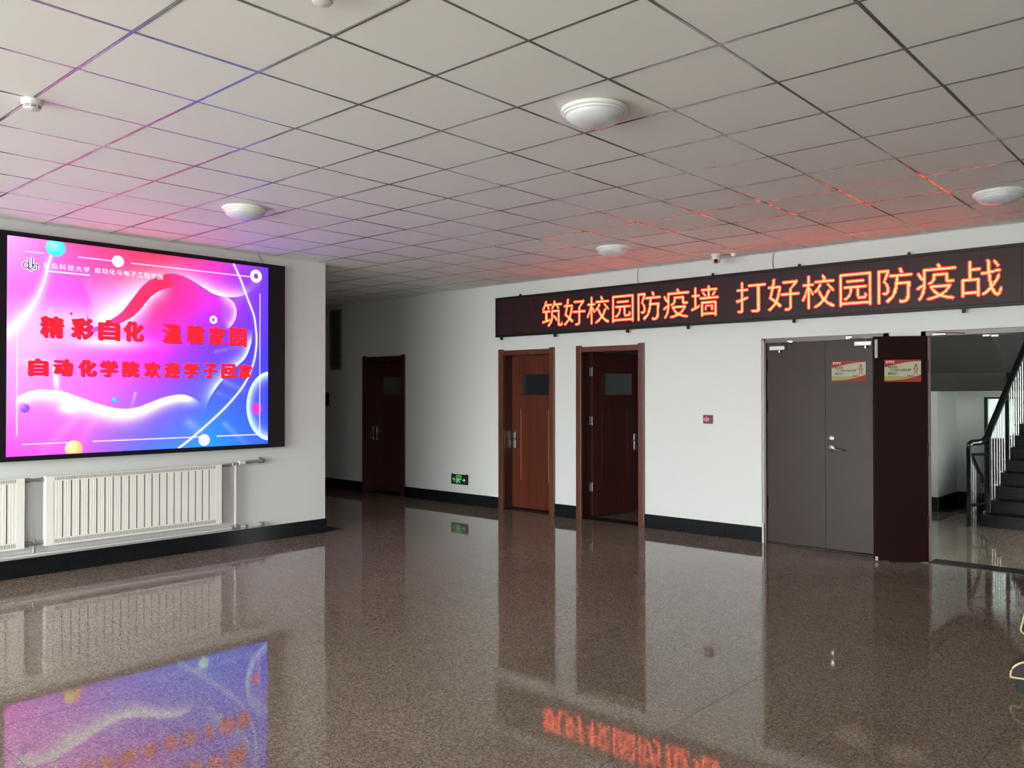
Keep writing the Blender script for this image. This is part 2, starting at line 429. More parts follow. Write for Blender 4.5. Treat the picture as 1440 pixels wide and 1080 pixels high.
# ------------------------------------------------------------------ wooden doors
def casing(g, X, m=CASEW):
    a, b = X; cw = 0.085
    # casing boards stand proud of the wall; the posts rise a little above the header
    MB().bbox(a, a+cw, YB-0.028, YB+0.02, 0, DZ+0.012, 0.005).build('casing_post', m, g)
    MB().bbox(b-cw, b, YB-0.028, YB+0.02, 0, DZ+0.012, 0.005).build('casing_post', m, g)
    MB().bbox(a+cw, b-cw, YB-0.022, YB+0.02, DZ-0.075, DZ-0.005, 0.005).build('casing_header', m, g)
    # reveal lining
    q = MB(); t = 0.022
    q.box(a+0.04, a+0.04+t, YB+0.0, YB+T+0.01, 0, DZ-0.04); q.box(b-0.04-t, b-0.04, YB, YB+T+0.01, 0, DZ-0.04); q.box(a+0.04, b-0.04, YB, YB+T+0.01, DZ-0.04-t, DZ-0.04)
    q.build('reveal_lining', DARKW, g)
    MB().box(a+0.06, b-0.06, YB-0.01, YB+T, 0, 0.006).build('threshold', SILL, g)
def leaf(g, x0, w_, y, M_=None, m=DOORW, glass=GLASSD, hinge_side=None, poster=False, handle_left=True):
    """door leaf in local coords: x from 0..w, front face at y=0, thickness to +y"""
    z0, z1 = 0.02, DZ-0.07
    ml = M_ if M_ is not None else Matrix.Translation((x0, y, 0))
    def q():
        b = MB(); b.M = ml; return b
    ws, we, wz0, wz1 = w_*0.20, w_*0.88, 1.60, 1.935
    b = q()     # stiles and rails around the glass opening
    b.box(0, ws, 0, 0.045, z0, z1); b.box(we, w_, 0, 0.045, z0, z1); b.box(ws, we, 0, 0.045, z0, wz0); b.box(ws, we, 0, 0.045, wz1, z1)
    L = b.build('leaf', m, g)
    b = q(); fw_ = 0.022
    b.box(ws, ws+fw_, -0.006, 0.05, wz0, wz1); b.box(we-fw_, we, -0.006, 0.05, wz0, wz1); b.box(ws, we, -0.006, 0.05, wz0, wz0+fw_); b.box(ws, we, -0.006, 0.05, wz1-fw_, wz1)
    b.build('window_bead', m, L)
    b = q(); b.box(ws+fw_, we-fw_, 0.02, 0.028, wz0+fw_, wz1-fw_); b.build('glass', glass, L)
    for xx in (w_*0.185, w_*0.755):
        b = q(); b.box(xx, xx+0.007, -0.002, 0.004, 0.42, 1.42); b.build('groove', GROOVE if m is DOORW else CASEW, L)
    hx = 0.042 if handle_left else w_-0.06
    b = q(); b.bbox(hx-0.022, hx+0.022, -0.01, 0.0, 0.86, 1.09, 0.004); h = b.build('handle_plate', CHROME, L)
    b = q(); s_ = 1 if handle_left else -1
    b.tube([(hx, -0.005, 1.0), (hx, -0.05, 1.0), (hx+s_*0.02, -0.058, 1.0), (hx+s_*0.12, -0.056, 0.995)], 0.009, 8); b.build('lever', CHROME, L, True)
    b = q(); b.cyl((hx, -0.016, 0.9), (hx, 0, 0.9), 0.012); b.build('keyhole', SLOT, L)
    if poster:
        b = q(); b.box(w_*0.26, w_*0.52, -0.004, -0.002, 1.5, 1.92); b.build('notice', SOFFIT, L)
    return L
# corridor door
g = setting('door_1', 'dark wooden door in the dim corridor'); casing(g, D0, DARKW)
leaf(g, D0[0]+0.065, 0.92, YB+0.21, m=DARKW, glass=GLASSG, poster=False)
# closed wooden door
g = setting('door_2', 'closed reddish wooden door with a small dark window'); casing(g, D1)
leaf(g, D1[0]+0.065, 0.89, YB+0.20)
# wooden door standing open into the dark room
g = setting('door_3', 'wooden door standing open into the dark room'); casing(g, D2)
hx, hy = D2[0]+0.085, YB+0.235
A_ = math.radians(80)
Ml = Matrix.Translation((hx, hy, 0)) @ Matrix.Rotation(A_, 4, 'Z')
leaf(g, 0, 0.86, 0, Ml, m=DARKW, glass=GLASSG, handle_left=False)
for z in (0.40, 1.28, 1.93):
    MB().bbox(hx-0.022, hx-0.012, hy-0.045, hy+0.0, z-0.055, z+0.055, 0.002).cyl((hx-0.008, hy-0.004, z-0.058), (hx-0.008, hy-0.004, z+0.058), 0.008, 10).build('hinge', PIPEG, g)

# ------------------------------------------------------------------ steel fire doors
def closer(g, x, y, z, s_, arm=True):
    MB().bbox(x-0.085, x+0.085, y-0.05, y, z-0.022, z+0.022, 0.005).build('door_closer', SILVER, g)
    b = MB(); b.tube([(x+0.02, y-0.03, z+0.022), (x+0.02, y-0.03, z+0.045), (x+s_*0.12, y-0.07, z+0.058), (x+s_*0.14, y-0.02, z+0.062)], 0.007, 6)
    b.cyl((x+0.02, y-0.03, z-0.05), (x+0.02, y-0.03, z-0.022), 0.012, 8)
    b.bbox(x+s_*0.14-0.03, x+s_*0.14+0.03, y-0.04, y, z+0.055, z+0.075, 0.002).build('closer_arm', CHROME, g)
g = setting('door_4', 'closed double leaf brown steel fire door')
a, b_ = F1
MB().bbox(a, a+0.05, YB-0.025, YB+0.12, 0, 2.245, 0.004).build('frame_post', FRAMEM, g)
MB().bbox(b_-0.05, b_, YB-0.025, YB+0.12, 0, 2.245, 0.004).build('frame_post', FRAMEM, g)
MB().bbox(a, b_, YB-0.025, YB+0.12, 2.195, 2.245, 0.004).build('frame_header', FRAMEM, g)
MB().box(a+0.012, a+0.030, YB-0.029, YB-0.024, 0.02, 2.23).build('edge_strip', EDGEM, g)
MB().box(a+0.05, b_-0.05, YB-0.01, YB+0.12, 0, 0.006).build('threshold', SILL, g)
mid = -3.395
for x0, x1 in ((a+0.053, mid-0.004), (mid+0.004, b_-0.053)):
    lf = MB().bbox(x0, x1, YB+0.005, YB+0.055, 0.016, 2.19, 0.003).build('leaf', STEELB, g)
    if x0 < mid: leaf_a = lf
    else: leaf_b = lf
MB().box(mid-0.022, mid+0.006, YB-0.001, YB+0.006, 0.018, 2.188).build('meeting_strip', STEELB, leaf_a)
closer(leaf_a, a+0.19, YB+0.004, 2.135, 1); closer(leaf_b, b_-0.24, YB+0.004, 2.15, -1)
for z in (0.45, 1.50, 1.95):
    MB().cyl((a+0.052, YB-0.002, z-0.07), (a+0.052, YB-0.002, z+0.07), 0.011, 10).build('hinge', STEELR, leaf_a)
MB().lathe([(0.0, -0.016), (0.024, -0.015), (0.034, -0.008), (0.036, 0.0)], -3.325, YB+0.005, 1.172, 20, 'y').build('lock_rosette', CHROME, leaf_b, True)
MB().lathe([(0.0, -0.014), (0.030, -0.013), (0.038, -0.006), (0.040, 0.0)], -3.325, YB+0.005, 1.070, 20, 'y').build('handle_rosette', CHROME, leaf_b, True)
MB().tube([(-3.325, YB, 1.07), (-3.325, YB-0.045, 1.07), (-3.30, YB-0.055, 1.068), (-3.22, YB-0.053, 1.055), (-3.19, YB-0.05, 1.05)], 0.0095, 8).build('lever', CHROME, leaf_b, True)
MB().cyl((a+0.022, YB-0.04, 0.0), (a+0.022, YB-0.04, 0.21), 0.012, 10).build('floor_bolt', SILVER, g)

g = setting('door_5', 'open steel fire door leading to the stair hall')
a, b_ = F2
MB().bbox(a, a+0.05, YB-0.025, YB+0.12, 0, 2.245, 0.004).build('frame_post', FRAMEM, g)
MB().bbox(b_-0.05, b_, YB-0.025, YB+0.12, 0, 2.245, 0.004).build('frame_post', FRAMEM, g)
MB().bbox(a, b_, YB-0.025, YB+0.12, 2.195, 2.245, 0.004).build('frame_header', FRAMEM, g)
MB().box(a+0.05, b_-0.05, YB+0.0, YB+T, 0, 0.004).build('threshold', SILL, g)
for x, zz in ((-2.30, 2.2), (-2.24, 2.2), (-1.87, 2.17), (-1.80, 2.165)):
    MB().bbox(x-0.03, x+0.03, YB-0.045, YB-0.02, zz, zz+0.018, 0.003).build('closer_bracket', SILVER, g)
MB().tube([(-2.30, YB-0.06, 2.225), (-2.05, YB-0.05, 2.21)], 0.006, 6).build('closer_arm', CHROME, g)
def open_leaf(hxy, fxy, flip):
    hx, hy = hxy; fx, fy = fxy
    d = Vector((hx-fx, hy-fy, 0)); L = d.length; ang = math.atan2(d.y, d.x)
    Mf = Matrix.Translation((fx, fy, 0)) @ Matrix.Rotation(ang, 4, 'Z')
    def q():
        b = MB(); b.M = Mf; return b
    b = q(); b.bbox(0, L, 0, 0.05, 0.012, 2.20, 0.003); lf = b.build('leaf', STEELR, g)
    b = q(); b.bbox(0.010, 0.035, -0.008, 0.0, 1.99, 2.17, 0.002); b.build('flush_bolt', SILVER, lf)
    b = q(); b.bbox(0.006, 0.03, -0.006, 0.0, 0.012, 0.05, 0.002); b.build('bottom_bolt', SILVER, lf)
    b = q()
    for z in (0.4, 1.1, 1.9): b.cyl((L-0.005, -0.004, z-0.06), (L-0.005, -0.004, z+0.06), 0.01, 8)
    b.build('hinge', STEELR, lf)
    return Mf, L
LeafM, LeafL = open_leaf((-2.375, 8.655), (-2.80, 8.41), False)
# second leaf folded back beyond the right edge
open_leaf((-1.02, 8.66), (-0.45, 8.45), True)

# ------------------------------------------------------------------ notices on the fire doors
PAPER = mat('cream notice paper', (0.42, 0.41, 0.29), 0.6, spec=0.2)
PGREEN = mat('pale yellow green print', (0.30, 0.31, 0.12), 0.6, spec=0.2)
PRED = mat('red print', (0.28, 0.035, 0.03), 0.6, spec=0.2)
PINK = mat('black print', (0.03, 0.03, 0.03), 0.5)
PWHITE = mat('white print', (0.85, 0.80, 0.78), 0.5)
PFIG = mat('brown print', (0.22, 0.08, 0.05), 0.5)
def notice(Mf, x, z, w_, h, label):
    loc = Mf @ Vector((x, -0.003, z))
    t = thing('door_notice', loc, label, 'notice', 'printed notices on the fire doors')
    fn = lambda e: (lambda a, b: (x+a*w_, -0.002-e, z+b*h))
    def q():
        b = MB(); b.M = Mf; return b
    b = q(); b.box(x, x+w_, -0.0025, -0.0003, z, z+h); b.build('sheet', PAPER, t)
    def flat(poly, m, nm, e):
        b = q(); f_ = fn(e); b.add([f_(*p) for p in poly], [tuple(range(len(poly)))]); b.build(nm, m, t)
    flat([(0, 0), (1, 0), (1, 0.26), (0, 0.26)], PGREEN, 'lower_band', 0.0008)
    top = [(0, 1), (0, 0.66)]+[(i/10, 0.66+0.27*math.sin(i/10*PI/2)) for i in range(1, 10)]+[(1, 0.94), (1, 1)]
    flat(top, PRED, 'top_swoosh', 0.0012)
    bot = [(0, 0), (0, 0.06)]+[(i/10, 0.06+0.27*(i/10)**2.6) for i in range(1, 11)]+[(1, 0)]
    flat(bot, PRED, 'bottom_swoosh', 0.0012)
    b = q(); put_text(b, '温馨提示', fn(0.002), 0.03, 0.84, 0.062, 0.12, 0.01); b.build('heading', PWHITE, t)
    b = q()
    put_text(b, '亲爱的同学:', fn(0.0016), 0.09, 0.60, 0.052, 0.13, 0.02)
    put_text(b, '为了你和他人的安全健康', fn(0.0016), 0.16, 0.46, 0.052, 0.13, 0.02)
    put_text(b, '请随手关门!', fn(0.0016), 0.09, 0.31, 0.052, 0.13, 0.02)
    put_text(b, '谢谢合作', fn(0.0016), 0.62, 0.22, 0.045, 0.11, 0.01)
    o = b.build('text', PINK, t); o['kind'] = 'stuff'
    # small standing figure pictogram
    b = q(); f_ = fn(0.0016); cx, cz = 0.86, 0.50
    pts = [(cx+0.035*math.cos(k*PI/5), cz+0.27+0.055*math.sin(k*PI/5)) for k in range(10)]; b.add([f_(*p) for p in pts], [tuple(range(10))])
    for x0, y0, x1, y1, th in ((cx-.03, cz+.2, cx-.03, cz+.02, .012), (cx+.03, cz+.2, cx+.03, cz+.02, .012), (cx-.03, cz+.2, cx+.03, cz+.2, .02), (cx-.06, cz+.05, cx-.03, cz+.18, .01), (cx+.06, cz+.05, cx+.03, cz+.18, .01),
                               (cx-.02, cz+.02, cx-.04, cz-.16, .012), (cx+.02, cz+.02, cx+.04, cz-.16, .012)):
        d = Vector((x1-x0, y1-y0)); n = Vector((-d.y, d.x)).normalized()*th
        b.add([f_(x0+n.x, y0+n.y), f_(x1+n.x, y1+n.y), f_(x1-n.x, y1-n.y), f_(x0-n.x, y0-n.y)], [(0, 1, 2, 3)])
    b.build('figure_print', PFIG, t)
    return t
notice(Matrix.Translation((0, YB+0.004, 0)), -3.317, 1.765, 0.345, 0.212, 'cream and red printed notice on the closed fire door leaf above the lever')
notice(LeafM, LeafL*0.20, 1.755, 0.33, 0.215, 'dim yellowish printed notice on the open dark red fire door leaf')

# ------------------------------------------------------------------ stair hall
struct(MB().box(-4.55, -4.45, YB+T, 16, 0, 5.6).box(-4.45, -3.39, 12.8, 13.8, 0, 1.668).box(-4.45, -3.02, 13.8, 14.0, 0, 1.668).box(-3.02, -2.58, 13.8, 14.0, 1.585, 1.668)
       .build('wall_stair', WALL), 'white walls and column under the stair landing')
struct(MB().box(-2.64, -2.58, 13.88, 15.9, 0, 1.668).build('wall_under_stair', SHADEP), 'partition under the stairs with shade put into its colour')
wl = MB().box(1.2, 1.3, YB+T, 9.0, 0, 5.6).box(1.2, 1.3, 10.6, 16, 0, 5.6).box(1.2, 1.3, 9.0, 10.6, 0, 0.1).box(1.2, 1.3, 9.0, 10.6, 2.6, 5.6).box(-2.5, 1.3, 15.8, 16, 0, 5.6).box(-4.55, -2.5, 15.8, 16, 1.67, 5.6).box(-4.45, 1.2, 10.6, 10.7, 3.5, 5.6).box(-4.55, 1.3, YB+T, 16, 5.6, 5.7)  # unseen opening in the side wall added to light the column
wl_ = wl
struct(wl_.build('wall_stair_far', SHADEP), 'outer walls of the stair hall with shade put into their colour')
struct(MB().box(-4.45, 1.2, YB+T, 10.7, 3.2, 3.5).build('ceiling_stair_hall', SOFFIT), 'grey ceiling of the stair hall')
baseboard('baseboard_stair', 'black granite baseboard in the stair hall', [('y', -4.45, YB+T, 12.8, 1, 0), ('x', 12.8, -4.45, -3.39, -1, 0), ('y', -3.39, 12.8, 13.8, 1, 0), ('x', 13.8, -3.37, -3.02, -1, 0)])
fb = MB().box(-4.43, -3.12, 12.52, 12.78, 0.0, 0.003).box(-3.37, -3.12, 12.78, 13.5, 0.0, 0.003).box(-3.37, -2.6, 13.5, 13.78, 0.0, 0.003)
struct(fb.build('trim_3', BLACKG), 'black granite floor border in the stair hall')
# low window beneath the landing
g = setting('window_2', 'narrow dark framed window beneath the stair landing')
for x in (-3.0, -2.602): MB().box(x-0.02, x+0.022, 13.80, 13.88, 0.0, 1.585).build('window_frame', ALUM, g)
MB().box(-3.02, -2.58, 13.82, 13.88, 1.56, 1.59).build('window_frame', ALUM, g)
MB().box(-3.02, -2.58, 13.80, 13.88, 0.92, 0.98).build('window_frame', ALUM, g); MB().box(-3.0, -2.58, 13.83, 13.87, 0.0, 0.92).build('lower_panel', ALUM, g)
PANE = bpy.data.materials.new('frosted window pane'); PANE.use_nodes = True
pn_ = PANE.node_tree; pn_.nodes.remove(pn_.nodes['Principled BSDF'])
tl_ = pn_.nodes.new('ShaderNodeBsdfTranslucent'); tl_.inputs[0].default_value = (0.62, 0.70, 0.66, 1)
tp_ = pn_.nodes.new('ShaderNodeBsdfTransparent'); tp_.inputs[0].default_value = (0.03, 0.035, 0.033, 1)
ad_ = pn_.nodes.new('ShaderNodeAddShader'); pn_.links.new(tl_.outputs[0], ad_.inputs[0]); pn_.links.new(tp_.outputs[0], ad_.inputs[1])
pn_.links.new(ad_.outputs[0], pn_.nodes['Material Output'].inputs[0])
MB().box(-2.98, -2.60, 13.845, 13.855, 0.98, 1.56).build('pane', PANE, g)
# staircase
g = thing('staircase', (-1.8, 11.5, 0), 'dark granite staircase rising beyond the open fire door', 'staircase')
RUN, RISE = 0.285, 0.151; SX0, SX1, SY = -2.55, -1.0, 11.46
for k in range(12):
    y = SY+k*RUN
    MB().box(SX0, SX1, y, y+RUN+0.02, max(0.0, k*RISE-0.18), (k+1)*RISE-0.03).build('riser', STAIRG, g)
    MB().bbox(SX0-0.015, SX1, y-0.02, y+RUN, (k+1)*RISE-0.03, (k+1)*RISE, 0.004).build('tread', STAIRG, g)
MB().prism([(SY+0.06, 0), (SY+12*RUN, 0), (SY+12*RUN, 12*RISE-0.04), (SY+0.08, 0.01)], lambda a, b, d: (d, a, b), SX0+0.02, SX0+0.06).build('stringer', BLACKG, g)
bs = setting('landing_and_flight', 'grey stair landing slab and underside of the upper flight')  # landing slabs and return flight of the stairs
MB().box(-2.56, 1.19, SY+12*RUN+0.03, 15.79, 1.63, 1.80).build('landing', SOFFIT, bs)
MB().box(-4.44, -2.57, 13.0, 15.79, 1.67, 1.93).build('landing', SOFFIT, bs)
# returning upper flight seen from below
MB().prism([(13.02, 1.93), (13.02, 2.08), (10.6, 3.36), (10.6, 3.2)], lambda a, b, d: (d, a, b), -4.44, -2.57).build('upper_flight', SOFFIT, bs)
# railing
g = thing('stair_railing', (-2.5, 11.5, 0), 'black handrail with bright balusters along the dark staircase', 'railing')
RX = -2.5; slope = RISE/RUN
def railz(y): return 1.135+slope*(y-11.6)
path = [(-2.665, 11.40, 0.955), (-2.665, 11.405, 1.0), (-2.64, 11.43, 1.03), (-2.58, 11.47, 1.035), (-2.53, 11.52, 1.05), (-2.505, 11.57, 1.09)]
path += [(RX, y, railz(y)) for y in (11.65, 11.8, 12.2, 13.0, 14.0, 14.8)]
MB().tube(path, 0.038, 12).build('handrail', RAILW, g, True)
MB().tube([(RX, 11.66, railz(11.66)-0.10), (RX, 14.8, railz(14.8)-0.10)], 0.012, 8).build('sub_rail', RAILS, g)
MB().bbox(-2.69, -2.64, 11.375, 11.425, 0.0, 0.98, 0.004).build('newel_post', RAILW, g)
MB().bbox(-2.525, -2.475, 11.60, 11.65, 0.1525, railz(11.62), 0.004).build('newel_post', RAILW, g)
MB().bbox(-2.525, -2.475, 12.635, 12.68, 0.757, railz(12.6), 0.004).build('newel_post', RAILW, g)
for k in range(1, 22):
    y = SY+RUN*(k//2)+(0.06 if k % 2 == 0 else 0.2025)
    if y < 11.7 or abs(y-12.655) < 0.05: continue
    zt = (k//2+1)*RISE+0.001
    MB().cyl((RX, y, zt), (RX, y, railz(y)-0.10), 0.0085, 8).build('baluster', RAILS, g)
y = SY+0.14
while y < 14.7:
    zt = (math.floor((y-SY)/RUN)+1)*RISE
    MB().lathe([(0, 0), (0.02, 0.0), (0.02, 0.01), (0.0, 0.03)], SX0-0.002, y+0.05, zt+0.0005, 10).build('tread_stud', RAILS, g); y += RUN
# short guard between newel and first steps
MB().tube([(-2.665, 11.41, 0.93), (-2.665, 12.1, 0.50)], 0.028, 8).build('guard_rail', RAILW, g)
MB().tube([(-2.655, 11.42, 0.86), (-2.655, 12.08, 0.44)], 0.008, 8).build('guard_sub_rail', RAILS, g)
MB().tube([(-2.66, 11.41, 0.885), (-2.5, 11.62, 0.885)], 0.014, 8).build('guard_bar', RAILW, g)
MB().tube([(-2.66, 11.41, 0.25), (-2.5, 11.62, 0.29)], 0.018, 8).build('guard_bar', RAILW, g)
for k in range(6):
    y = 11.50+k*0.1
    MB().cyl((-2.66, y, 0.0), (-2.66, y, 0.86-0.62*(y-11.42)), 0.0075, 8).build('guard_baluster', RAILS if k < 3 else RAILW, g)
MB().lathe([(0, 0), (0.045, 0), (0.045, 0.008), (0, 0.012)], -2.665, 11.40, 0, 16).build('foot_plate', RAILW, g)

# ------------------------------------------------------------------ red letter sign (LED matrix)
LX0, LX1, LZ0, LZ1, LY = -8.04, -0.90, 2.437, 2.995, 8.587
t = thing('led_sign', (-4.47, YB, LZ0), 'long dark sign with glowing red Chinese letters above the doors', 'sign')
MB().bbox(LX0, LX1, LY+0.012, YB, LZ0+0.004, LZ1-0.004, 0.004).build('sign_body', BLACKM, t)
fr = MB()
fr.bbox(LX0, LX1, LY-0.006, LY+0.03, LZ1-0.03, LZ1, 0.005); fr.bbox(LX0, LX1, LY-0.006, LY+0.03, LZ0, LZ0+0.03, 0.005)
fr.bbox(LX0, LX0+0.03, LY-0.006, LY+0.03, LZ0+0.03, LZ1-0.03, 0.005); fr.bbox(LX1-0.03, LX1, LY-0.006, LY+0.03, LZ0+0.03, LZ1-0.03, 0.005)
fr.build('sign_frame', BLACKM, t)
x = LX0+0.03; n = 22; pw = (LX1-LX0-0.06)/n       # matrix modules, 22 x 2... one module column each
for k in range(n):
    for zz in (0, 1):
        h = (LZ1-LZ0-0.06)/2
        MB().box(x+k*pw+0.0008, x+(k+1)*pw-0.0008, LY+0.004, LY+0.012, LZ0+0.03+zz*h+0.0008, LZ0+0.03+(zz+1)*h-0.0008).build('matrix_module', SIGNF, t)
LED = mat_emit('lit yellow orange light dots', (1.0, 0.120, 0.032), 7.5, (0.1, 0.02, 0.01)); BLOOMR = mat_emit('painted red bloom rim', (1.0, 0.012, 0.022), 4.0, (0.1, 0.02, 0.01))  # the red rim cells paint the bloom around the lit cores
def raster(ch, N, OFF):
    V, T = glyph(ch, OFF); g_ = np.zeros((N, N), bool)
    xs = (np.arange(N)+0.5)/N; ys = (np.arange(N)+0.5)/N-0.12
    X, Y = np.meshgrid(xs, ys)
    for t_ in T:
        a, b, c = V[list(t_)]
        x0, x1 = min(a[0], b[0], c[0]), max(a[0], b[0], c[0]); y0, y1 = min(a[1], b[1], c[1]), max(a[1], b[1], c[1])
        i0, i1 = max(0, int(x0*N)-1), min(N, int(x1*N)+2); j0, j1 = max(0, int((y0+0.12)*N)-1), min(N, int((y1+0.12)*N)+2)
        if i0 >= i1 or j0 >= j1: continue
        x, y = X[j0:j1, i0:i1], Y[j0:j1, i0:i1]
        d1 = (x-b[0])*(a[1]-b[1])-(a[0]-b[0])*(y-b[1]); d2 = (x-c[0])*(b[1]-c[1])-(b[0]-c[0])*(y-c[1]); d3 = (x-a[0])*(c[1]-a[1])-(c[0]-a[0])*(y-a[1])
        g_[j0:j1, i0:i1] |= ~(((d1 < 0) | (d2 < 0) | (d3 < 0)) & ((d1 > 0) | (d2 > 0) | (d3 > 0)))
    return g_
NP = 44; CP = 0.378
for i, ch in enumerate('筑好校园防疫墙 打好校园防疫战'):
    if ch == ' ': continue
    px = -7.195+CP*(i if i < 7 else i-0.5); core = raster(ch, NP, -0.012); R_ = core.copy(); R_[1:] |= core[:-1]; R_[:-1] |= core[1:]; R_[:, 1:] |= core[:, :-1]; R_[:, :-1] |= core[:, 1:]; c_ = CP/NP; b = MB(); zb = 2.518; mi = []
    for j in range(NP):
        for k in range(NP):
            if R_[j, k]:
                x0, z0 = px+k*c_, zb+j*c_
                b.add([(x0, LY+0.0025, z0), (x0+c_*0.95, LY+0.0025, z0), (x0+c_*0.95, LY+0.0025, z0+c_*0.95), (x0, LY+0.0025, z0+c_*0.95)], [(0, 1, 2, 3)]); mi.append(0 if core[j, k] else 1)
    o = b.build('lit_character', LED, t); o.data.materials.append(BLOOMR); o.data.polygons.foreach_set('material_index', mi)
for x in (-7.95, -6.98, -5.82, -4.97, -3.69, -2.05):
    MB().bbox(x-0.012, x+0.012, LY+0.01, LY+0.05, LZ0-0.035, LZ0+0.005, 0.003).cyl((x, LY+0.03, LZ0-0.04), (x, LY+0.03, LZ0-0.03), 0.016, 8).build('mounting_bolt', BLACKM, t)
for x in (-7.6, -4.65, -3.63, -2.53):
    MB().bbox(x-0.012, x+0.012, LY+0.02, LY+0.05, LZ1-0.005, LZ1+0.028, 0.003).build('mounting_bolt', BLACKM, t)
for x, lab in ((-5.68, 'thin grey cable from the sign to the ceiling, beside the round lamp'), (-3.92, 'thin grey cable from the sign up to the ceiling above the fire door')):
    tag(MB().tube([(x, YB-0.03, LZ1-0.002), (x-0.03, YB-0.015, LZ1+0.04), (x-0.035, YB-0.012, LZ1+0.10), (x-0.02, YB-0.012, HCE-0.005)], 0.0045, 6).build('sign_cable', PIPEG), lab, 'cable', 'sign cables')

# ------------------------------------------------------------------ large colour screen
SXF = XL+0.08; SY0, SY1, SZ0, SZ1 = 2.445, 5.032, 1.090, 3.040
t = thing('video_screen', (XL, 3.74, 1.05), 'large black framed colour screen with pink and blue welcome picture', 'screen')
MB().bbox(XL, SXF-0.02, 2.235, 5.245, 1.05, 3.078, 0.006).build('screen_housing', BLACKM, t)
b = MB()
b.bbox(SXF-0.03, SXF+0.008, 2.235, SY0, 1.045, 3.083, 0.004); b.bbox(SXF-0.03, SXF+0.008, SY1, 5.245, 1.045, 3.083, 0.004)
b.bbox(SXF-0.03, SXF+0.008, SY0, SY1, SZ1, 3.083, 0.004); b.bbox(SXF-0.03, SXF+0.008, SY0, SY1, 1.045, SZ0, 0.004)
b.build('screen_bezel', mat('satin black bezel', (0.010, 0.008, 0.010), 0.5, spec=0.2), t)
# picture painted as colours on the vertices of the display
NU, NV = 560, 422
U_, V_ = np.meshgrid(np.linspace(0, 1, NU), np.linspace(0, 1, NV))
keys = np.array([
 [(246, 190, 250), (255, 88, 170), (255, 66, 105), (235, 70, 190), (118, 70, 255)],
 [(240, 130, 255), (255, 100, 225), (255, 58, 140), (215, 62, 232), (110, 70, 255)],
 [(250, 180, 250), (255, 130, 250), (240, 62, 245), (130, 76, 255), (86, 74, 252)],
 [(250, 160, 250), (240, 130, 250), (176, 100, 250), (84, 118, 255), (74, 90, 255)],
 [(255, 92, 246), (215, 105, 250), (96, 132, 255), (46, 165, 255), (72, 108, 255)]], float)
fu = U_*4; fv = V_*4; iu = np.clip(fu.astype(int), 0, 3); iv = np.clip(fv.astype(int), 0, 3); fu = (fu-iu)[..., None]; fv = (fv-iv)[..., None]
img = (keys[iv, iu]*(1-fu)+keys[iv, iu+1]*fu)*(1-fv)+(keys[iv+1, iu]*(1-fu)+keys[iv+1, iu+1]*fu)*fv
XM, YM = U_*2.587, V_*1.95
def smooth(pts, n=6):
    P_ = [pts[0]]+list(pts)+[pts[-1]]; out = []
    for i in range(1, len(P_)-2):
        p0, p1, p2, p3 = (np.array(P_[i+k], float) for k in (-1, 0, 1, 2))
        for s_ in range(n):
            q = s_/n; out.append(0.5*((2*p1)+(-p0+p2)*q+(2*p0-5*p1+4*p2-p3)*q*q+(-p0+3*p1-3*p2+p3)*q**3))
    out.append(np.array(pts[-1], float)); return np.array(out)
def dist(pts, n=5):
    """signed distance (m): positive on the left-hand side of travel, plus arc parameter"""
    c = smooth(pts, n)*np.array([2.587, 1.95]); best = np.full(U_.shape, 9.0); sgn = np.ones(U_.shape); par = np.zeros(U_.shape)
    L = len(c)-1
    for i in range(L):
        a, b = c[i], c[i+1]; d = b-a; l2 = d@d+1e-12
        tt = np.clip(((XM-a[0])*d[0]+(YM-a[1])*d[1])/l2, 0, 1)
        dx = XM-(a[0]+tt*d[0]); dy = YM-(a[1]+tt*d[1]); q = np.hypot(dx, dy); m_ = q < best
        best[m_] = q[m_]; sgn[m_] = np.sign(d[0]*dy-d[1]*dx)[m_]; par[m_] = ((i+tt)/L)[m_]
    return best, sgn, par       # sgn > 0: below/right of travel (v points down)
def blend(col, a):
    global img
    a = np.clip(a, 0, 1)[..., None]; img = img*(1-a)+np.array(col, float)*a
sst = lambda x, a, b: (lambda q: q*q*(3-2*q))(np.clip((x-a)/(b-a), 0, 1))
W1 = [(0.275, 0.398), (0.315, 0.381), (0.35, 0.349), (0.386, 0.309), (0.43, 0.23), (0.467, 0.166), (0.509, 0.123), (0.552, 0.1), (0.591, 0.094), (0.648, 0.114), (0.702, 0.149), (0.749, 0.179), (0.801, 0.19), (0.854, 0.184), (0.893, 0.164), (0.92, 0.131)]
W2 = [(0.10, 0.44), (0.2, 0.435), (0.275, 0.422), (0.319, 0.397), (0.372, 0.371), (0.419, 0.335), (0.453, 0.292), (0.49, 0.228), (0.528, 0.188), (0.584, 0.158)]
BL = [(0.759, 0.183), (0.801, 0.188), (0.833, 0.207), (0.852, 0.251), (0.849, 0.297), (0.833, 0.337), (0.802, 0.372)]
CR = [(0.93, 0.34), (0.927, 0.383), (0.922, 0.433), (0.907, 0.49), (0.888, 0.530), (0.855, 0.567), (0.815, 0.617), (0.78, 0.661), (0.746, 0.722), (0.727, 0.77), (0.715, 0.83)]
LN = [(0.838, 0.0), (0.871, 0.085), (0.903, 0.186), (0.932, 0.276), (0.943, 0.362), (0.945, 0.432), (0.938, 0.508), (0.922, 0.578), (0.891, 0.659), (0.85, 0.728), (0.79, 0.807), (0.722, 0.884), (0.657, 0.952), (0.606, 1.0)]
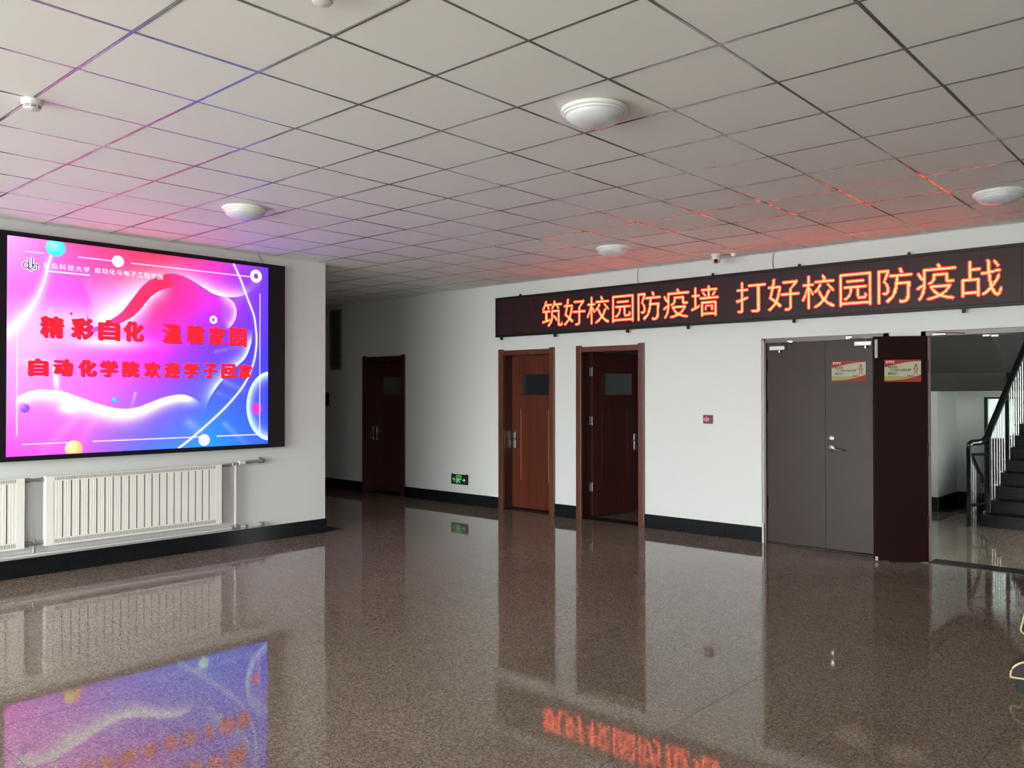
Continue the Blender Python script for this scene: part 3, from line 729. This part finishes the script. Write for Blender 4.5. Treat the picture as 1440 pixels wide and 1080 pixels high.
W3 = [(0.029, 0.80), (0.031, 0.752), (0.043, 0.727), (0.07, 0.709), (0.102, 0.7), (0.138, 0.701), (0.175, 0.706), (0.232, 0.733), (0.29, 0.763), (0.349, 0.786), (0.399, 0.794), (0.446, 0.786), (0.486, 0.767), (0.547, 0.738), (0.61, 0.723), (0.651, 0.733), (0.684, 0.757), (0.703, 0.793)]
SW = [(0.150, 0.02), (0.136, 0.078), (0.126, 0.135), (0.115, 0.197), (0.097, 0.265), (0.071, 0.328), (0.037, 0.391), (0.0, 0.442)]
# soft white cloud above the first wave, broad on its lower left flank
d, s_, p = dist(W1)
wd = 0.10+0.16*np.exp(-((p-0.18)/0.16)**2)
a = np.where(s_ < 0, np.exp(-(d/wd)**1.5), 0)*sst(p, -0.01, 0.06)*(1-sst(p, 0.93, 1.0))*(0.35+0.65*np.clip(np.exp(-((p-0.15)/0.22)**2)+np.exp(-((p-0.75)/0.16)**2), 0, 1))
blend((255, 246, 255), a*1.05)
# broad pale bloom left of centre
blend((255, 225, 255), 0.75*np.exp(-(((U_-0.22)/0.17)**2+((V_-0.37)/0.075)**2)))
blend((255, 240, 255), 0.85*np.exp(-(((U_-0.33)/0.15)**2+((V_-0.465)/0.035)**2)))
blend((255, 205, 252), 0.7*np.exp(-(((U_-0.07)/0.09)**2+((V_-0.46)/0.13)**2)))
# band between the waves
d2, s2, p2 = dist(W2)
band = ((s_ > 0) | (p <= 0.0)) & (s2 < 0) & (U_ > 0.12) & (U_ < 0.60) & (V_ < 0.46) & (V_ > 0.09)
band &= ~((p >= 0.999) | (p2 >= 0.999))
bc = np.array([228, 70, 222])*(1-sst(U_, 0.25, 0.45)[..., None])+np.array([255, 58, 112])*sst(U_, 0.25, 0.45)[..., None]
bm_ = (band & (U_ > 0.26)).astype(float)[..., None]*0.92; img = img*(1-bm_)+bc*bm_
a = np.where((s2 > 0), np.exp(-(d2/0.075)**1.3), 0)*sst(p2, 0.25, 0.5)*(1-sst(p2, 0.86, 1.0)); blend((255, 225, 255), a*0.95)
blend((100, 40, 160), 0.55*np.exp(-(d/0.006)**2)*np.where(s_ < 0, 1, 0.6)*sst(p, 0.0, 0.05)*(1-sst(p, 0.85, 0.97)))
d, s_, p = dist(BL); a = np.where(s_ > 0, np.exp(-(d/0.07)**1.3), 0)*sst(p, 0.0, 0.25)*(1-sst(p, 0.85, 1.0)); blend((252, 232, 255), a*0.9)
d, s_, p = dist(CR); a = np.where(s_ > 0, np.exp(-(d/0.075)**1.3), 0)*sst(p, 0.0, 0.22)*(1-sst(p, 0.72, 1.0)); blend((236, 252, 255), a)
blend((40, 40, 130), 0.6*np.exp(-(d/0.006)**2)*sst(p, 0, 0.1)*(1-sst(p, .8, 1)))
d, s_, p = dist(W3); wd = 0.085+0.05*np.exp(-((p-0.5)/0.25)**2)
a = np.where(s_ > 0, np.exp(-(d/wd)**2.2), np.exp(-(d/0.008)**2)*0.6)*sst(p, 0, 0.12)*(1-sst(p, 0.84, 1.0)); blend((252, 255, 255), a*1.08)
blend((255, 235, 255), 0.7*np.exp(-(((U_-0.10)/0.05)**2+((V_-0.57)/0.018)**2)))
blend((250, 255, 255), 0.95*np.exp(-(((U_-0.155-(V_-0.62)*0.06)/0.010)**2+((V_-0.64)/0.055)**4)))
blend((255, 255, 255), 0.9*np.exp(-(((U_-0.20)/0.035)**2+((V_-0.785)/0.03)**2)))
d, s_, p = dist(LN); blend((200, 200, 255), 0.5*np.exp(-(d/0.02)**2)); blend((242, 246, 255), sst(-d, -0.011, -0.005))
d, s_, p = dist(SW); blend((255, 235, 255), np.exp(-(d/(0.02+0.05*p))**2)*0.9*(0.5+0.5*p)); blend((255, 250, 255), sst(-d, -0.014, -0.004)*0.8)
def disc(u, v, r, col, soft=0.006, a=1.0, hi=None):
    q = np.hypot(XM-u*2.587, YM-v*1.95); m_ = sst(-q, -(r+soft), -(r-soft)); blend(col, m_*a)
    if hi: q2 = np.hypot(XM-(u-0.008)*2.587, YM-(v-0.010)*1.95); blend(hi, m_*np.exp(-(q2/(r*0.75))**2)*0.9)
def ring(u, v, r0, r1):
    q = np.hypot(XM-u*2.587, YM-v*1.95); blend((255, 250, 255), sst(q, r0-0.004, r0+0.004)*sst(-q, -(r1+0.004), -(r1-0.004)))
for (x0, y0, x1, y1, wd, al) in ((0.94, 0.09, 0.80, 0.27, 0.05, 0.25), (0.76, 0.49, 0.86, 0.455, 0.02, 0.3), (0.80, 0.65, 0.89, 0.70, 0.03, 0.3), (0.77, 0.71, 0.83, 0.74, 0.02, 0.2), (0.24, 0.81, 0.104, 1.0, 0.05, 0.28), (0.30, 0.80, 0.25, 0.93, 0.05, 0.22), (0.65, 0.87, 0.70, 0.93, 0.05, 0.35), (0.80, 0.88, 0.90, 1.0, 0.03, 0.3), (0.436, 0.711, 0.421, 0.784, 0.014, 0.6)):
    d, s_, p = dist([(x0, y0), (x1, y1)], 1); blend((225, 225, 255), al*np.exp(-(d/wd)**2)*(1-0.6*p))
disc(0.153, 0.030, 0.083, (60, 222, 246), hi=(190, 255, 255)); disc(0.369, 0.061, 0.056, (255, 240, 250)); ring(0.942, 0.055, 0.030, 0.070); ring(0.75, 0.317, 0.018, 0.042)
disc(0.136, 0.33, 0.028, (250, 190, 250)); disc(0.206, 0.335, 0.012, (190, 60, 190))
disc(0.217, 0.977, 0.078, (250, 190, 120), hi=(255, 255, 210)); disc(0.360, 0.747, 0.024, (60, 200, 255), hi=(170, 250, 255)); disc(0.058, 0.783, 0.038, (165, 80, 225), hi=(215, 150, 250)); disc(0.712, 0.964, 0.060, (230, 250, 255))
q = np.hypot(XM-1.015*2.587, (YM-0.786*1.95)*0.78); R_ = 0.30
blend((225, 250, 255), sst(-q, -(R_+0.005), -(R_-0.005))*np.exp(-((R_-q)/0.07)**2)*0.95)
disc(0.947, 0.801, 0.060, (250, 60, 200), soft=0.03)
for (x0, y0, x1, y1) in ((0.056, 0.063, 0.115, 0.063), (0.23, 0.062, 0.354, 0.062), (0.419, 0.062, 0.914, 0.062), (0.961, 0.153, 0.961, 0.946), (0.767, 0.946, 0.961, 0.946), (0.052, 0.947, 0.196, 0.947), (0.283, 0.946, 0.71, 0.946), (0.033, 0.413, 0.033, 0.903)):
    d, s_, p = dist([(x0, y0), (x1, y1)], 1); blend((250, 225, 255), sst(-d, -0.008, -0.003)*0.9)
lin = (np.clip(img, 0, 255)/255); lin = np.where(lin <= 0.04045, lin/12.92, ((lin+0.055)/1.055)**2.4)
lin = np.clip((lin-0.02)/0.98, 0, 1)*(1.0+0.8*lin**3)          # a lit panel: the full channels run well past the camera's white
me = bpy.data.meshes.new('display')
Yw = SY0+U_*(SY1-SY0); Zw = SZ1-V_*(SZ1-SZ0); off = wloc(t)
co = np.stack([np.full(U_.shape, SXF)-off.x, Yw-off.y, Zw-off.z], -1).reshape(-1, 3)
idx = np.arange(NU*NV).reshape(NV, NU)
fa = np.stack([idx[:-1, :-1], idx[1:, :-1], idx[1:, 1:], idx[:-1, 1:]], -1).reshape(-1, 4)
me.vertices.add(len(co)); me.vertices.foreach_set('co', co.ravel()); me.loops.add(fa.size); me.loops.foreach_set('vertex_index', fa.ravel().astype(np.int32))
me.polygons.add(len(fa)); me.polygons.foreach_set('loop_start', np.arange(0, fa.size, 4, dtype=np.int32)); me.update(calc_edges=True)
ca = me.color_attributes.new('picture', 'FLOAT_COLOR', 'POINT')
rgba = np.ones((NU*NV, 4), np.float32); rgba[:, :3] = lin.reshape(-1, 3); ca.data.foreach_set('color', rgba.ravel())
DISP = bpy.data.materials.new('lit display picture'); DISP.use_nodes = True; nt = DISP.node_tree
db = nt.nodes['Principled BSDF']; db.inputs['Base Color'].default_value = (0.01, 0.01, 0.01, 1); db.inputs['Roughness'].default_value = 0.6
at = nt.nodes.new('ShaderNodeAttribute'); at.attribute_name = 'picture'; nt.links.new(at.outputs['Color'], db.inputs['Emission Color']); db.inputs['Emission Strength'].default_value = 1.0
me.materials.append(DISP)
o = bpy.data.objects.new('display', me); C.objects.link(o); o.parent = t
sfn = lambda e: (lambda a, b: (SXF+e, SY0+a*(SY1-SY0), SZ1-(1-b)*(SZ1-SZ0)))   # a to the right, b upward
TRED = mat_emit('lit red letters', (1.0, 0.016, 0.030), 1.5); TSHD = mat_emit('lit dark red letter shadow', (0.55, 0.02, 0.12), 0.8); TWHT = mat_emit('lit white letters', (1.0, 0.93, 1.0), 1.3); TGRN = mat_emit('lit dark logo letters', (0.03, 0.10, 0.16), 0.5)
def chars(txt, us, v0, v1, wd, off, m, e, name='picture_letter', dx=0, dy=0):
    h = v1-v0
    for ch, u in zip(txt, us):
        b = MB(); V, T_ = glyph(ch, off); mn, mx = V.min(0), V.max(0); f_ = sfn(e)
        th = 0.0046            # heavy poster face: the outline thickened by overlaid shifts
        for ox, oy in ((0, 0), (1, 0), (-1, 0), (0, 0.6), (0, -0.6), (0.7, 0.45), (-0.7, 0.45), (0.7, -0.45), (-0.7, -0.45)):
            b.add([f_(u+dx+th+ox*th+(p[0]-mn[0])/(mx[0]-mn[0])*(wd-2*th), 1-v1-dy+th*0.6+oy*th+(p[1]-mn[1])/(mx[1]-mn[1])*(h-1.2*th)) for p in V], T_)
        b.build(name, m, t)
us1 = [0.103, 0.204, 0.298, 0.388, 0.538, 0.634, 0.727, 0.819]
us2 = [0.066, 0.147, 0.229, 0.305, 0.385, 0.466, 0.544, 0.623, 0.703, 0.783, 0.861]
chars('精彩自化温馨家园', us1, 0.353, 0.452, 0.078, 0.0, TSHD, 0.001, 'letter_shadow', 0.003, 0.005); chars('精彩自化温馨家园', us1, 0.353, 0.452, 0.078, 0.0, TRED, 0.002)
chars('自动化学院欢迎学子回家', us2, 0.552, 0.632, 0.064, 0.0, TSHD, 0.001, 'letter_shadow', 0.003, 0.004); chars('自动化学院欢迎学子回家', us2, 0.552, 0.632, 0.064, 0.0, TRED, 0.002)
b = MB(); put_text(b, '青岛科技大学', sfn(0.002), 0.111, 1-0.133, 0.024, 0.030, 0.0, 1.12); put_text(b, '自动化与电子工程学院', sfn(0.002), 0.284, 1-0.131, 0.024, 0.030, 0.0, 1.08)
o = b.build('picture_heading', TWHT, t); o['kind'] = 'stuff'
b = MB(); f_ = sfn(0.002); b.add([f_(0.119, 1-0.141), f_(0.268, 1-0.141), f_(0.268, 1-0.147), f_(0.119, 1-0.147)], [(0, 1, 2, 3)]); b.build('heading_rule', TWHT, t)
# round-cornered Q, tall U, small S T
def stroke(b, pts, th, f_):
    for i in range(len(pts)-1):
        a, c = Vector(pts[i]), Vector(pts[i+1]); d = (c-a); n = Vector((-d.y, d.x)).normalized(); n = Vector((n.x*th, n.y*th*1.3))
        b.add([f_(*(a+n)), f_(*(c+n)), f_(*(c-n)), f_(*(a-n))], [(0, 1, 2, 3)])
for th, m, e in ((0.0042, TWHT, 0.0015), (0.0018, TGRN, 0.0025)):
    b = MB(); f_ = sfn(e); y = lambda v: 1-v
    stroke(b, [(0.058+0.009*math.cos(k*PI/6), y(0.127+0.012*math.sin(k*PI/6))) for k in range(13)], th, f_)
    stroke(b, [(0.062, y(0.136)), (0.070, y(0.147)), (0.084, y(0.152))], th, f_)
    stroke(b, [(0.0665, y(0.090)), (0.0665, y(0.128)), (0.0685, y(0.138)), (0.0725, y(0.141)), (0.0765, y(0.138)), (0.0785, y(0.128)), (0.0785, y(0.090))], th, f_)
    stroke(b, [(0.088, y(0.119)), (0.082, y(0.119)), (0.081, y(0.126)), (0.088, y(0.131)), (0.087, y(0.140)), (0.080, y(0.140))], th, f_)
    stroke(b, [(0.090, y(0.120)), (0.099, y(0.120))], th, f_); stroke(b, [(0.0945, y(0.120)), (0.0945, y(0.142))], th, f_)
    b.build('logo', m, t)
tag(MB().tube([(XL+0.03, 5.02, 3.08), (XL+0.012, 5.0, 3.12), (XL+0.012, 4.95, HCE-0.004)], 0.006, 6).build('screen_cable', PIPEG), 'short grey cable from the colour screen up to the ceiling', 'cable')

# ------------------------------------------------------------------ radiators
def radiator(label):
    W_, Z0, Z1, XF = 1.71, 0.272, 0.896, XL+0.12
    y0 = 2.755
    t = thing('radiator', (XL, y0, Z0), label, 'radiator', 'radiators under the screen')
    MB().bbox(XL+0.05, XF-0.006, y0, y0+W_, Z0, Z1, 0.006).build('radiator_body', RADW, t)
    MB().bbox(XF-0.008, XF, y0, y0+0.068, Z0, Z1, 0.003).build('side_cover', RADW, t); MB().bbox(XF-0.008, XF, y0+W_-0.068, y0+W_, Z0, Z1, 0.003).build('side_cover', RADW, t)
    n = 21; a, b = y0+0.068, y0+W_-0.068; zc0, zc1 = Z0+0.062, Z1-0.045
    MB().box(XF-0.0055, XF-0.0045, a, b, zc0, zc1).build('slot_backing', SLOT, t)
    for k in range(n):
        p0, p1 = a+(b-a)*(k/n), a+(b-a)*((k+1)/n)
        q = MB(); g0 = 0.0055 if k else 0; g1 = 0.0055 if k < n-1 else 0
        w3 = (p1-p0-g0-g1); 
        # three shallow ribs on each fin
        pr = []
        m_ = 7
        for i in range(m_): pr.append((p0+g0+w3*i/(m_-1), XF-(0.0 if i % 2 == 0 else 0.0012)))
        vs = [(x, y, z) for z in (zc0, zc1) for y, x in pr]; q.add(vs, [(i, i+1, m_+i+1, m_+i) for i in range(m_-1)])
        q.box(XF-0.0055, XF-0.004, p0+g0, p1-g1, zc0, zc1)
        q.build('fin', RADW, t)
    for z0, z1 in ((Z0, zc0), (zc1, Z1)):
        gs_ = MB().bbox(XF-0.008, XF, a-0.001, b+0.001, z0, z1, 0.003).build('grille_strip', RADW, t)
        q = MB(); k = a+0.01; zz0, zz1 = (z0+0.016, z1-0.010) if z0 == Z0 else (z0+0.008, z1-0.008)
        while k < b-0.01: q.box(XF-0.002, XF+0.0006, k, k+0.005, zz0, zz1); k += 0.0135
        o = q.build('grille_slots', SLOT, gs_); o['kind'] = 'stuff'
    for y in (y0+0.25, y0+W_-0.25): MB().box(XL+0.001, XL+0.05, y-0.02, y+0.02, Z0+0.1, Z1-0.1).build('bracket', PIPEG, t)
    return t
R2 = radiator('cream white panel radiator under the screen, whole in view')
R1 = copy_tree(R2); R1.location.y -= 1.88; R1['label'] = 'cream white radiator at the left edge, cut off by the frame'

XP = XL+0.07
t = thing('heating_pipe', (XP, 4.65, 0.19), 'pale and grey heating pipes with white valve beside the radiator', 'pipe')
MB().tube([(XP, 0.8, 0.196), (XP, 4.98, 0.205)], 0.014, 10).build('floor_pipe', PIPEW, t, True)
MB().tube([(XP, 4.65, 0.205), (XP, 4.65, 0.885)], 0.016, 12).build('riser_pipe', PIPEW, t, True)
MB().tube([(XP, 4.467, 0.875), (XP, 4.64, 0.888)], 0.015, 10).lathe([(0.0, 0), (0.022, 0), (0.022, 0.03), (0, 0.03)], XP, 4.62, 0.872, 12).build('radiator_pipe', PIPEG, t, True)
MB().tube([(XP, 4.66, 0.888), (XP, 4.97, 0.905), (XP-0.03, 4.99, 0.905), (XL+0.0015, 4.99, 0.905)], 0.015, 10).build('wall_pipe', PIPEG, t, True)
b = MB(); b.tube([(XP+0.0, 4.685, 0.895), (XP, 4.70, 0.895), (XP, 4.745, 0.897), (XP, 4.755, 0.897)], 0.026, 14); b.build('valve_head', PLASTW, t, True)
b = MB(); b.cyl((XP, 4.93, 0.90), (XP, 4.99, 0.905), 0.024, 10); b.cyl((XP, 4.93, 0.90), (XP, 4.93, 0.945), 0.012, 8); b.cyl((XL+0.0015, 4.99, 0.905), (XL+0.012, 4.99, 0.905), 0.032, 12); b.build('pipe_elbow', PIPEG, t)
b = MB(); b.cyl((XP, 4.60, 0.205), (XP, 4.70, 0.205), 0.022, 10); b.cyl((XP, 4.65, 0.2), (XP, 4.65, 0.245), 0.022, 10); b.cyl((XP, 4.76, 0.205), (XP, 4.79, 0.205), 0.022, 10); b.build('pipe_tee', PIPEG, t)
b = MB(); b.cyl((XP, 4.95, 0.205), (XP, 4.99, 0.205), 0.024, 10); b.tube([(XP, 4.98, 0.205), (XL+0.0015, 4.98, 0.205)], 0.014, 8); b.cyl((XP, 4.95, 0.2), (XP, 4.95, 0.24), 0.010, 8); b.build('pipe_elbow', PIPEG, t)
t = thing('connecting_pipe', (XP, 2.67, 0.28), 'short grey pipes with unions between the two radiators', 'pipe')
MB().tube([(XP, 2.587, 0.868), (XP, 2.753, 0.868)], 0.014, 10).cyl((XP, 2.60, 0.868), (XP, 2.64, 0.868), 0.022, 10).cyl((XP, 2.725, 0.868), (XP, 2.752, 0.868), 0.020, 10).build('upper_pipe', PIPEG, t)
MB().tube([(XP, 2.587, 0.30), (XP, 2.753, 0.30)], 0.013, 10).cyl((XP, 2.595, 0.30), (XP, 2.63, 0.30), 0.024, 10).build('lower_pipe', PIPEG, t)
MB().tube([(XP, 2.675, 0.335), (XP, 2.675, 0.2165)], 0.014, 10).cyl((XP, 2.655, 0.30), (XP, 2.695, 0.30), 0.022, 10).build('drop_pipe', PIPEG, t)

# ------------------------------------------------------------------ ceiling fittings
def lamp():
    t = thing('ceiling_lamp', (0, 0, HCE), '', 'lamp', 'round dome lamps on the ceiling')
    MB().lathe([(0.0, 0.0), (0.178, 0.0), (0.182, -0.004), (0.182, -0.020), (0.178, -0.024), (0.170, -0.026), (0.168, -0.034), (0.160, -0.038), (0.0, -0.038)], 0, 0, HCE-0.0015, 48).build('base_ring', RING, t, True)
    pr = [(0.158*math.cos(a*PI/20), -0.036-0.062*math.sin(a*PI/20)) for a in range(0, 10)]+[(0.0, -0.098)]
    MB().lathe(pr, 0, 0, HCE-0.0015, 48).build('dome_glass', OPAL, t, True)
    return t
L0 = lamp(); first = True
for x, y, lab in ((-2.67, 3.64, 'round white dome ceiling lamp nearest the camera, seen whole'), (-6.27, 3.64, 'round dome lamp on the ceiling in front of the colour screen'),
                  (-5.07, 7.24, 'dome ceiling lamp over the two wooden doors, smallest in view'), (-1.47, 7.24, 'dome ceiling lamp above the open fire door, cut by the frame edge'),
                  ):
    o = L0 if first else copy_tree(L0); first = False
    o.location = (x, y, HCE); o['label'] = lab
t = thing('smoke_detector', (-4.785, 1.545, HCE), 'small cream smoke detector on the ceiling grid', 'detector')
MB().lathe([(0.0, 0), (0.054, 0.0), (0.054, -0.012), (0.046, -0.032), (0.0, -0.032)], -4.785, 1.545, HCE-0.001, 32).build('base', PLASTW, t, True)
MB().lathe([(0.0, -0.03), (0.036, -0.030), (0.036, -0.044), (0, -0.044)], -4.785, 1.545, HCE-0.001, 32).build('vent_core', SLOT, t, True)
b = MB().lathe([(0.0, -0.0365), (0.043, -0.0365), (0.0425, -0.0385), (0.0, -0.0385)], -4.785, 1.545, HCE-0.001, 32)
for k in range(8):
    a = k*PI/4+0.3; cx, cy = -4.785+0.040*math.cos(a), 1.545+0.040*math.sin(a); b.cyl((cx, cy, HCE-0.047), (cx, cy, HCE-0.03), 0.003, 6)
b.build('vent_ribs', PLASTW, t)
MB().lathe([(0.0, -0.043), (0.039, -0.043), (0.037, -0.050), (0.028, -0.054), (0, -0.055)], -4.785, 1.545, HCE-0.001, 32).build('cap', PLASTW, t, True)
t['group'] = 'smoke detectors on the ceiling'
o = copy_tree(t); o.location = (-2.655, 1.865, HCE); o['label'] = 'smoke detector just showing at the top edge of the frame'
t = thing('security_camera', (-4.47, 8.36, HCE), 'small white dome security camera on the ceiling above the sign', 'camera')
MB().lathe([(0, 0), (0.055, 0), (0.056, -0.012), (0.048, -0.030), (0.0, -0.030)], -4.47, 8.36, HCE-0.001, 28).build('mount', PLASTW, t, True)
MB().lathe([(0, 0.052)]+[(0.052*math.cos(a*PI/12), 0.052*math.sin(a*PI/12)) for a in range(5, -6, -1)]+[(0, -0.052)], -4.47, 8.36, HCE-0.062, 24).build('ball', PLASTW, t, True)
dv = Vector((0.40, -0.80, -0.42)).normalized(); cc = Vector((-4.47, 8.36, HCE-0.062))
MB().cyl(cc+dv*0.046, cc+dv*0.056, 0.022, 16).build('lens', BLK, t)
t = thing('junction_box', (-4.30, 8.45, HCE), 'tiny round white junction box beside the dome security camera', 'box')
MB().lathe([(0, 0), (0.032, 0), (0.030, -0.030), (0.020, -0.040), (0, -0.042)], -4.30, 8.45, HCE-0.001, 20).build('cap', PLASTW, t, True)
MB().tube([(-4.41, 8.39, HCE-0.012), (-4.33, 8.435, HCE-0.012)], 0.006, 6).build('lead', PIPEG, t)

# ------------------------------------------------------------------ wall fittings
t = thing('exit_sign', (-8.85, YB, 0.36), 'black exit sign with glowing green running figure low on the wall', 'sign')
ex0, ex1, ez0, ez1 = -9.022, -8.680, 0.290, 0.436; EG = mat_emit('lit green', (0.12, 0.85, 0.22), 0.75); EW = mat_emit('lit pale green', (0.55, 0.95, 0.65), 0.55)
MB().bbox(ex0, ex1, YB-0.028, YB, ez0, ez1, 0.004).build('sign_housing', BLK, t)
EP = lambda a, b: (ex0+a*(ex1-ex0), YB-0.0295, ez0+b*(ez1-ez0))
def sk(b, pts, th):
    for i in range(len(pts)-1):
        a, c = Vector(pts[i]), Vector(pts[i+1]); d = c-a; n = Vector((-d.y, d.x*2.3)); n = n.normalized()*th
        b.add([EP(a.x+n.x*0.6, a.y+n.y), EP(c.x+n.x*0.6, c.y+n.y), EP(c.x-n.x*0.6, c.y-n.y), EP(a.x-n.x*0.6, a.y-n.y)], [(0, 1, 2, 3)])
b = MB(); sk(b, [(0.36, 0.12), (0.36, 0.88), (0.62, 0.88), (0.62, 0.55)], 0.035); b.build('doorway_print', EG, t)
b = MB(); hd = [(0.50+0.028*math.cos(k*PI/5), 0.74+0.07*math.sin(k*PI/5)) for k in range(10)]; b.add([EP(*p) for p in hd], [tuple(range(10))])
sk(b, [(0.49, 0.64), (0.45, 0.42)], 0.07); sk(b, [(0.45, 0.42), (0.53, 0.30), (0.56, 0.14)], 0.045); sk(b, [(0.45, 0.42), (0.41, 0.22), (0.34, 0.16)], 0.045); sk(b, [(0.49, 0.60), (0.57, 0.50), (0.64, 0.52)], 0.035); sk(b, [(0.49, 0.60), (0.42, 0.55), (0.38, 0.40)], 0.035)
b.build('running_figure', EG, t)
b = MB(); sk(b, [(0.70, 0.46), (0.84, 0.46)], 0.05); b.add([EP(0.80, 0.66), EP(0.90, 0.46), EP(0.80, 0.26)], [(0, 1, 2)]); sk(b, [(0.10, 0.58), (0.26, 0.58)], 0.035); sk(b, [(0.12, 0.44), (0.28, 0.44)], 0.035); sk(b, [(0.16, 0.30), (0.26, 0.30)], 0.03)
b.build('arrow_print', EW, t)
for x in (ex0+0.02, ex1-0.02): MB().cyl((x, YB-0.015, ez1), (x, YB-0.015, ez1+0.012), 0.008, 8).build('fixing_stud', BLK, t)

t = thing('alarm_button', (-4.742, YB, 1.34), 'small dark red fire alarm button on the white wall', 'alarm')
ARED = mat('dark red plastic', (0.16, 0.018, 0.03), 0.4); APNK = mat('pink printed label', (0.62, 0.32, 0.38), 0.5)
MB().bbox(-4.800, -4.690, YB-0.035, YB, 1.293, 1.392, 0.005).build('alarm_housing', ARED, t)
MB().box(-4.790, -4.722, YB-0.0365, YB-0.034, 1.325, 1.360).build('press_plate', APNK, t)
MB().add([(-4.768, YB-0.0362, 1.364), (-4.746, YB-0.0362, 1.364), (-4.757, YB-0.0362, 1.380)], [(0, 1, 2)]).add([(-4.768, YB-0.0362, 1.320), (-4.746, YB-0.0362, 1.320), (-4.757, YB-0.0362, 1.304)], [(0, 1, 2)]).build('arrow_marks', APNK, t)
b = MB(); put_text(b, '按下', lambda a, c: (a, YB-0.0372, c), -4.781, 1.332, 0.025, 0.024, 0.01); b.build('label_text', ARED, t)

t = thing('wall_louvre', (-11.93, YB, 2.1), 'tall bluish slatted louvre panel high on the dark corridor wall', 'louvre')
BLU = mat('blue grey enamel', (0.20, 0.24, 0.32), 0.5)
fr = MB(); fr.box(-12.09, -12.06, YB-0.03, YB, 2.05, 3.10); fr.box(-11.80, -11.77, YB-0.03, YB, 2.05, 3.10); fr.box(-12.06, -11.80, YB-0.03, YB, 3.07, 3.10); fr.box(-12.06, -11.80, YB-0.03, YB, 2.05, 2.08); fr.build('frame', BLU, t)
MB().box(-12.06, -11.80, YB-0.006, YB, 2.08, 3.07).build('backing', SLOT, t)
for k in range(24):
    z = 2.09+k*0.041; MB().prism([(0, 0), (0.022, -0.016), (0.022, -0.012), (0, 0.004)], lambda a, b, d: (d, YB-0.006-a, z+0.02+b), -12.06, -11.80).build('slat', BLU, t)
t = thing('wall_box', (-12.20, YB, 1.42), 'small black box on the corridor wall beside the corner', 'box')
MB().bbox(-12.27, -12.13, YB-0.06, YB, 1.42, 1.66, 0.006).build('housing', BLK, t); MB().bbox(-12.255, -12.145, YB-0.066, YB-0.058, 1.46, 1.62, 0.003).build('cover', BLACKM, t)

# ------------------------------------------------------------------ ornamental stand at the right edge of the frame
fl = Vector((-math.sin(YAW), math.cos(YAW), 0)); rl = Vector((math.cos(YAW), math.sin(YAW), 0))
ang_ = YAW-math.radians(30.9)                    # bearing of its near corner; the stand squarely faces the camera side
fl = Vector((-math.sin(ang_), math.cos(ang_), 0)); rl = Vector((math.cos(ang_), math.sin(ang_), 0))
base = fl*(5.36+0.14)+rl*0.295
t = thing('floor_stand', base, 'dark ornamental floor stand with gold piping at the frame edge', 'stand')
def SP(a, b, d): return base+rl*a-fl*d+Vector((0, 0, b))      # a right, b up, d towards the viewer
hw = 0.295
def dome(w_, z0, z1, r, n=7):
    p = [(-w_, z0)]+[(-w_+r-r*math.cos(k*PI/2/n), z1-(z1-z0)*0.85+(z1-z0)*0.85*math.sin(k*PI/2/n)) for k in range(n+1)]
    q = [(-x, z) for x, z in reversed(p)]; return p+q
sk_ = dome(hw, 0.078, 0.180, 0.12)
MB().prism(sk_, SP, 0.02, 0.14).build('skirt', PLUM, t)
MB().tube([SP(a, b, 0.142) for a, b in sk_+[sk_[0]]], 0.0055, 6).build('gold_piping', GOLD, t)
MB().prism([(-0.225, 0.178), (-0.205, 0.235), (0.205, 0.235), (0.225, 0.178)], SP, -0.10, 0.10).build('red_tier', REDC, t)
MB().prism([(-0.215, 0.235), (-0.205, 0.252), (0.205, 0.252), (0.215, 0.235)], SP, -0.10, 0.105).build('cream_band', CREAM, t)
MB().prism([(-0.205, 0.252), (-0.215, 0.305), (0.215, 0.305), (0.205, 0.252)], SP, -0.08, 0.08).build('neck', BLK, t)
pn = [(-0.245, 0.33), (-0.242, 0.318), (-0.232, 0.308), (-0.215, 0.305), (0.215, 0.305), (0.232, 0.308), (0.242, 0.318), (0.245, 0.33), (0.19, 0.56), (0.17, 0.58), (-0.17, 0.58), (-0.19, 0.56)]
MB().prism(pn, SP, -0.06, 0.06).build('panel', PLUM, t)
MB().tube([SP(a, b, 0.062) for a, b in pn+[pn[0]]], 0.0055, 6).build('gold_piping', GOLD, t)
for a in (-0.235, 0.235):
    for d in (0.04, 0.115):
        MB().prism([(a-0.035, 0.0), (a-0.02, 0.08), (a+0.02, 0.08), (a+0.035, 0.0)], SP, d-0.025, d+0.025).build('foot', BLK, t)
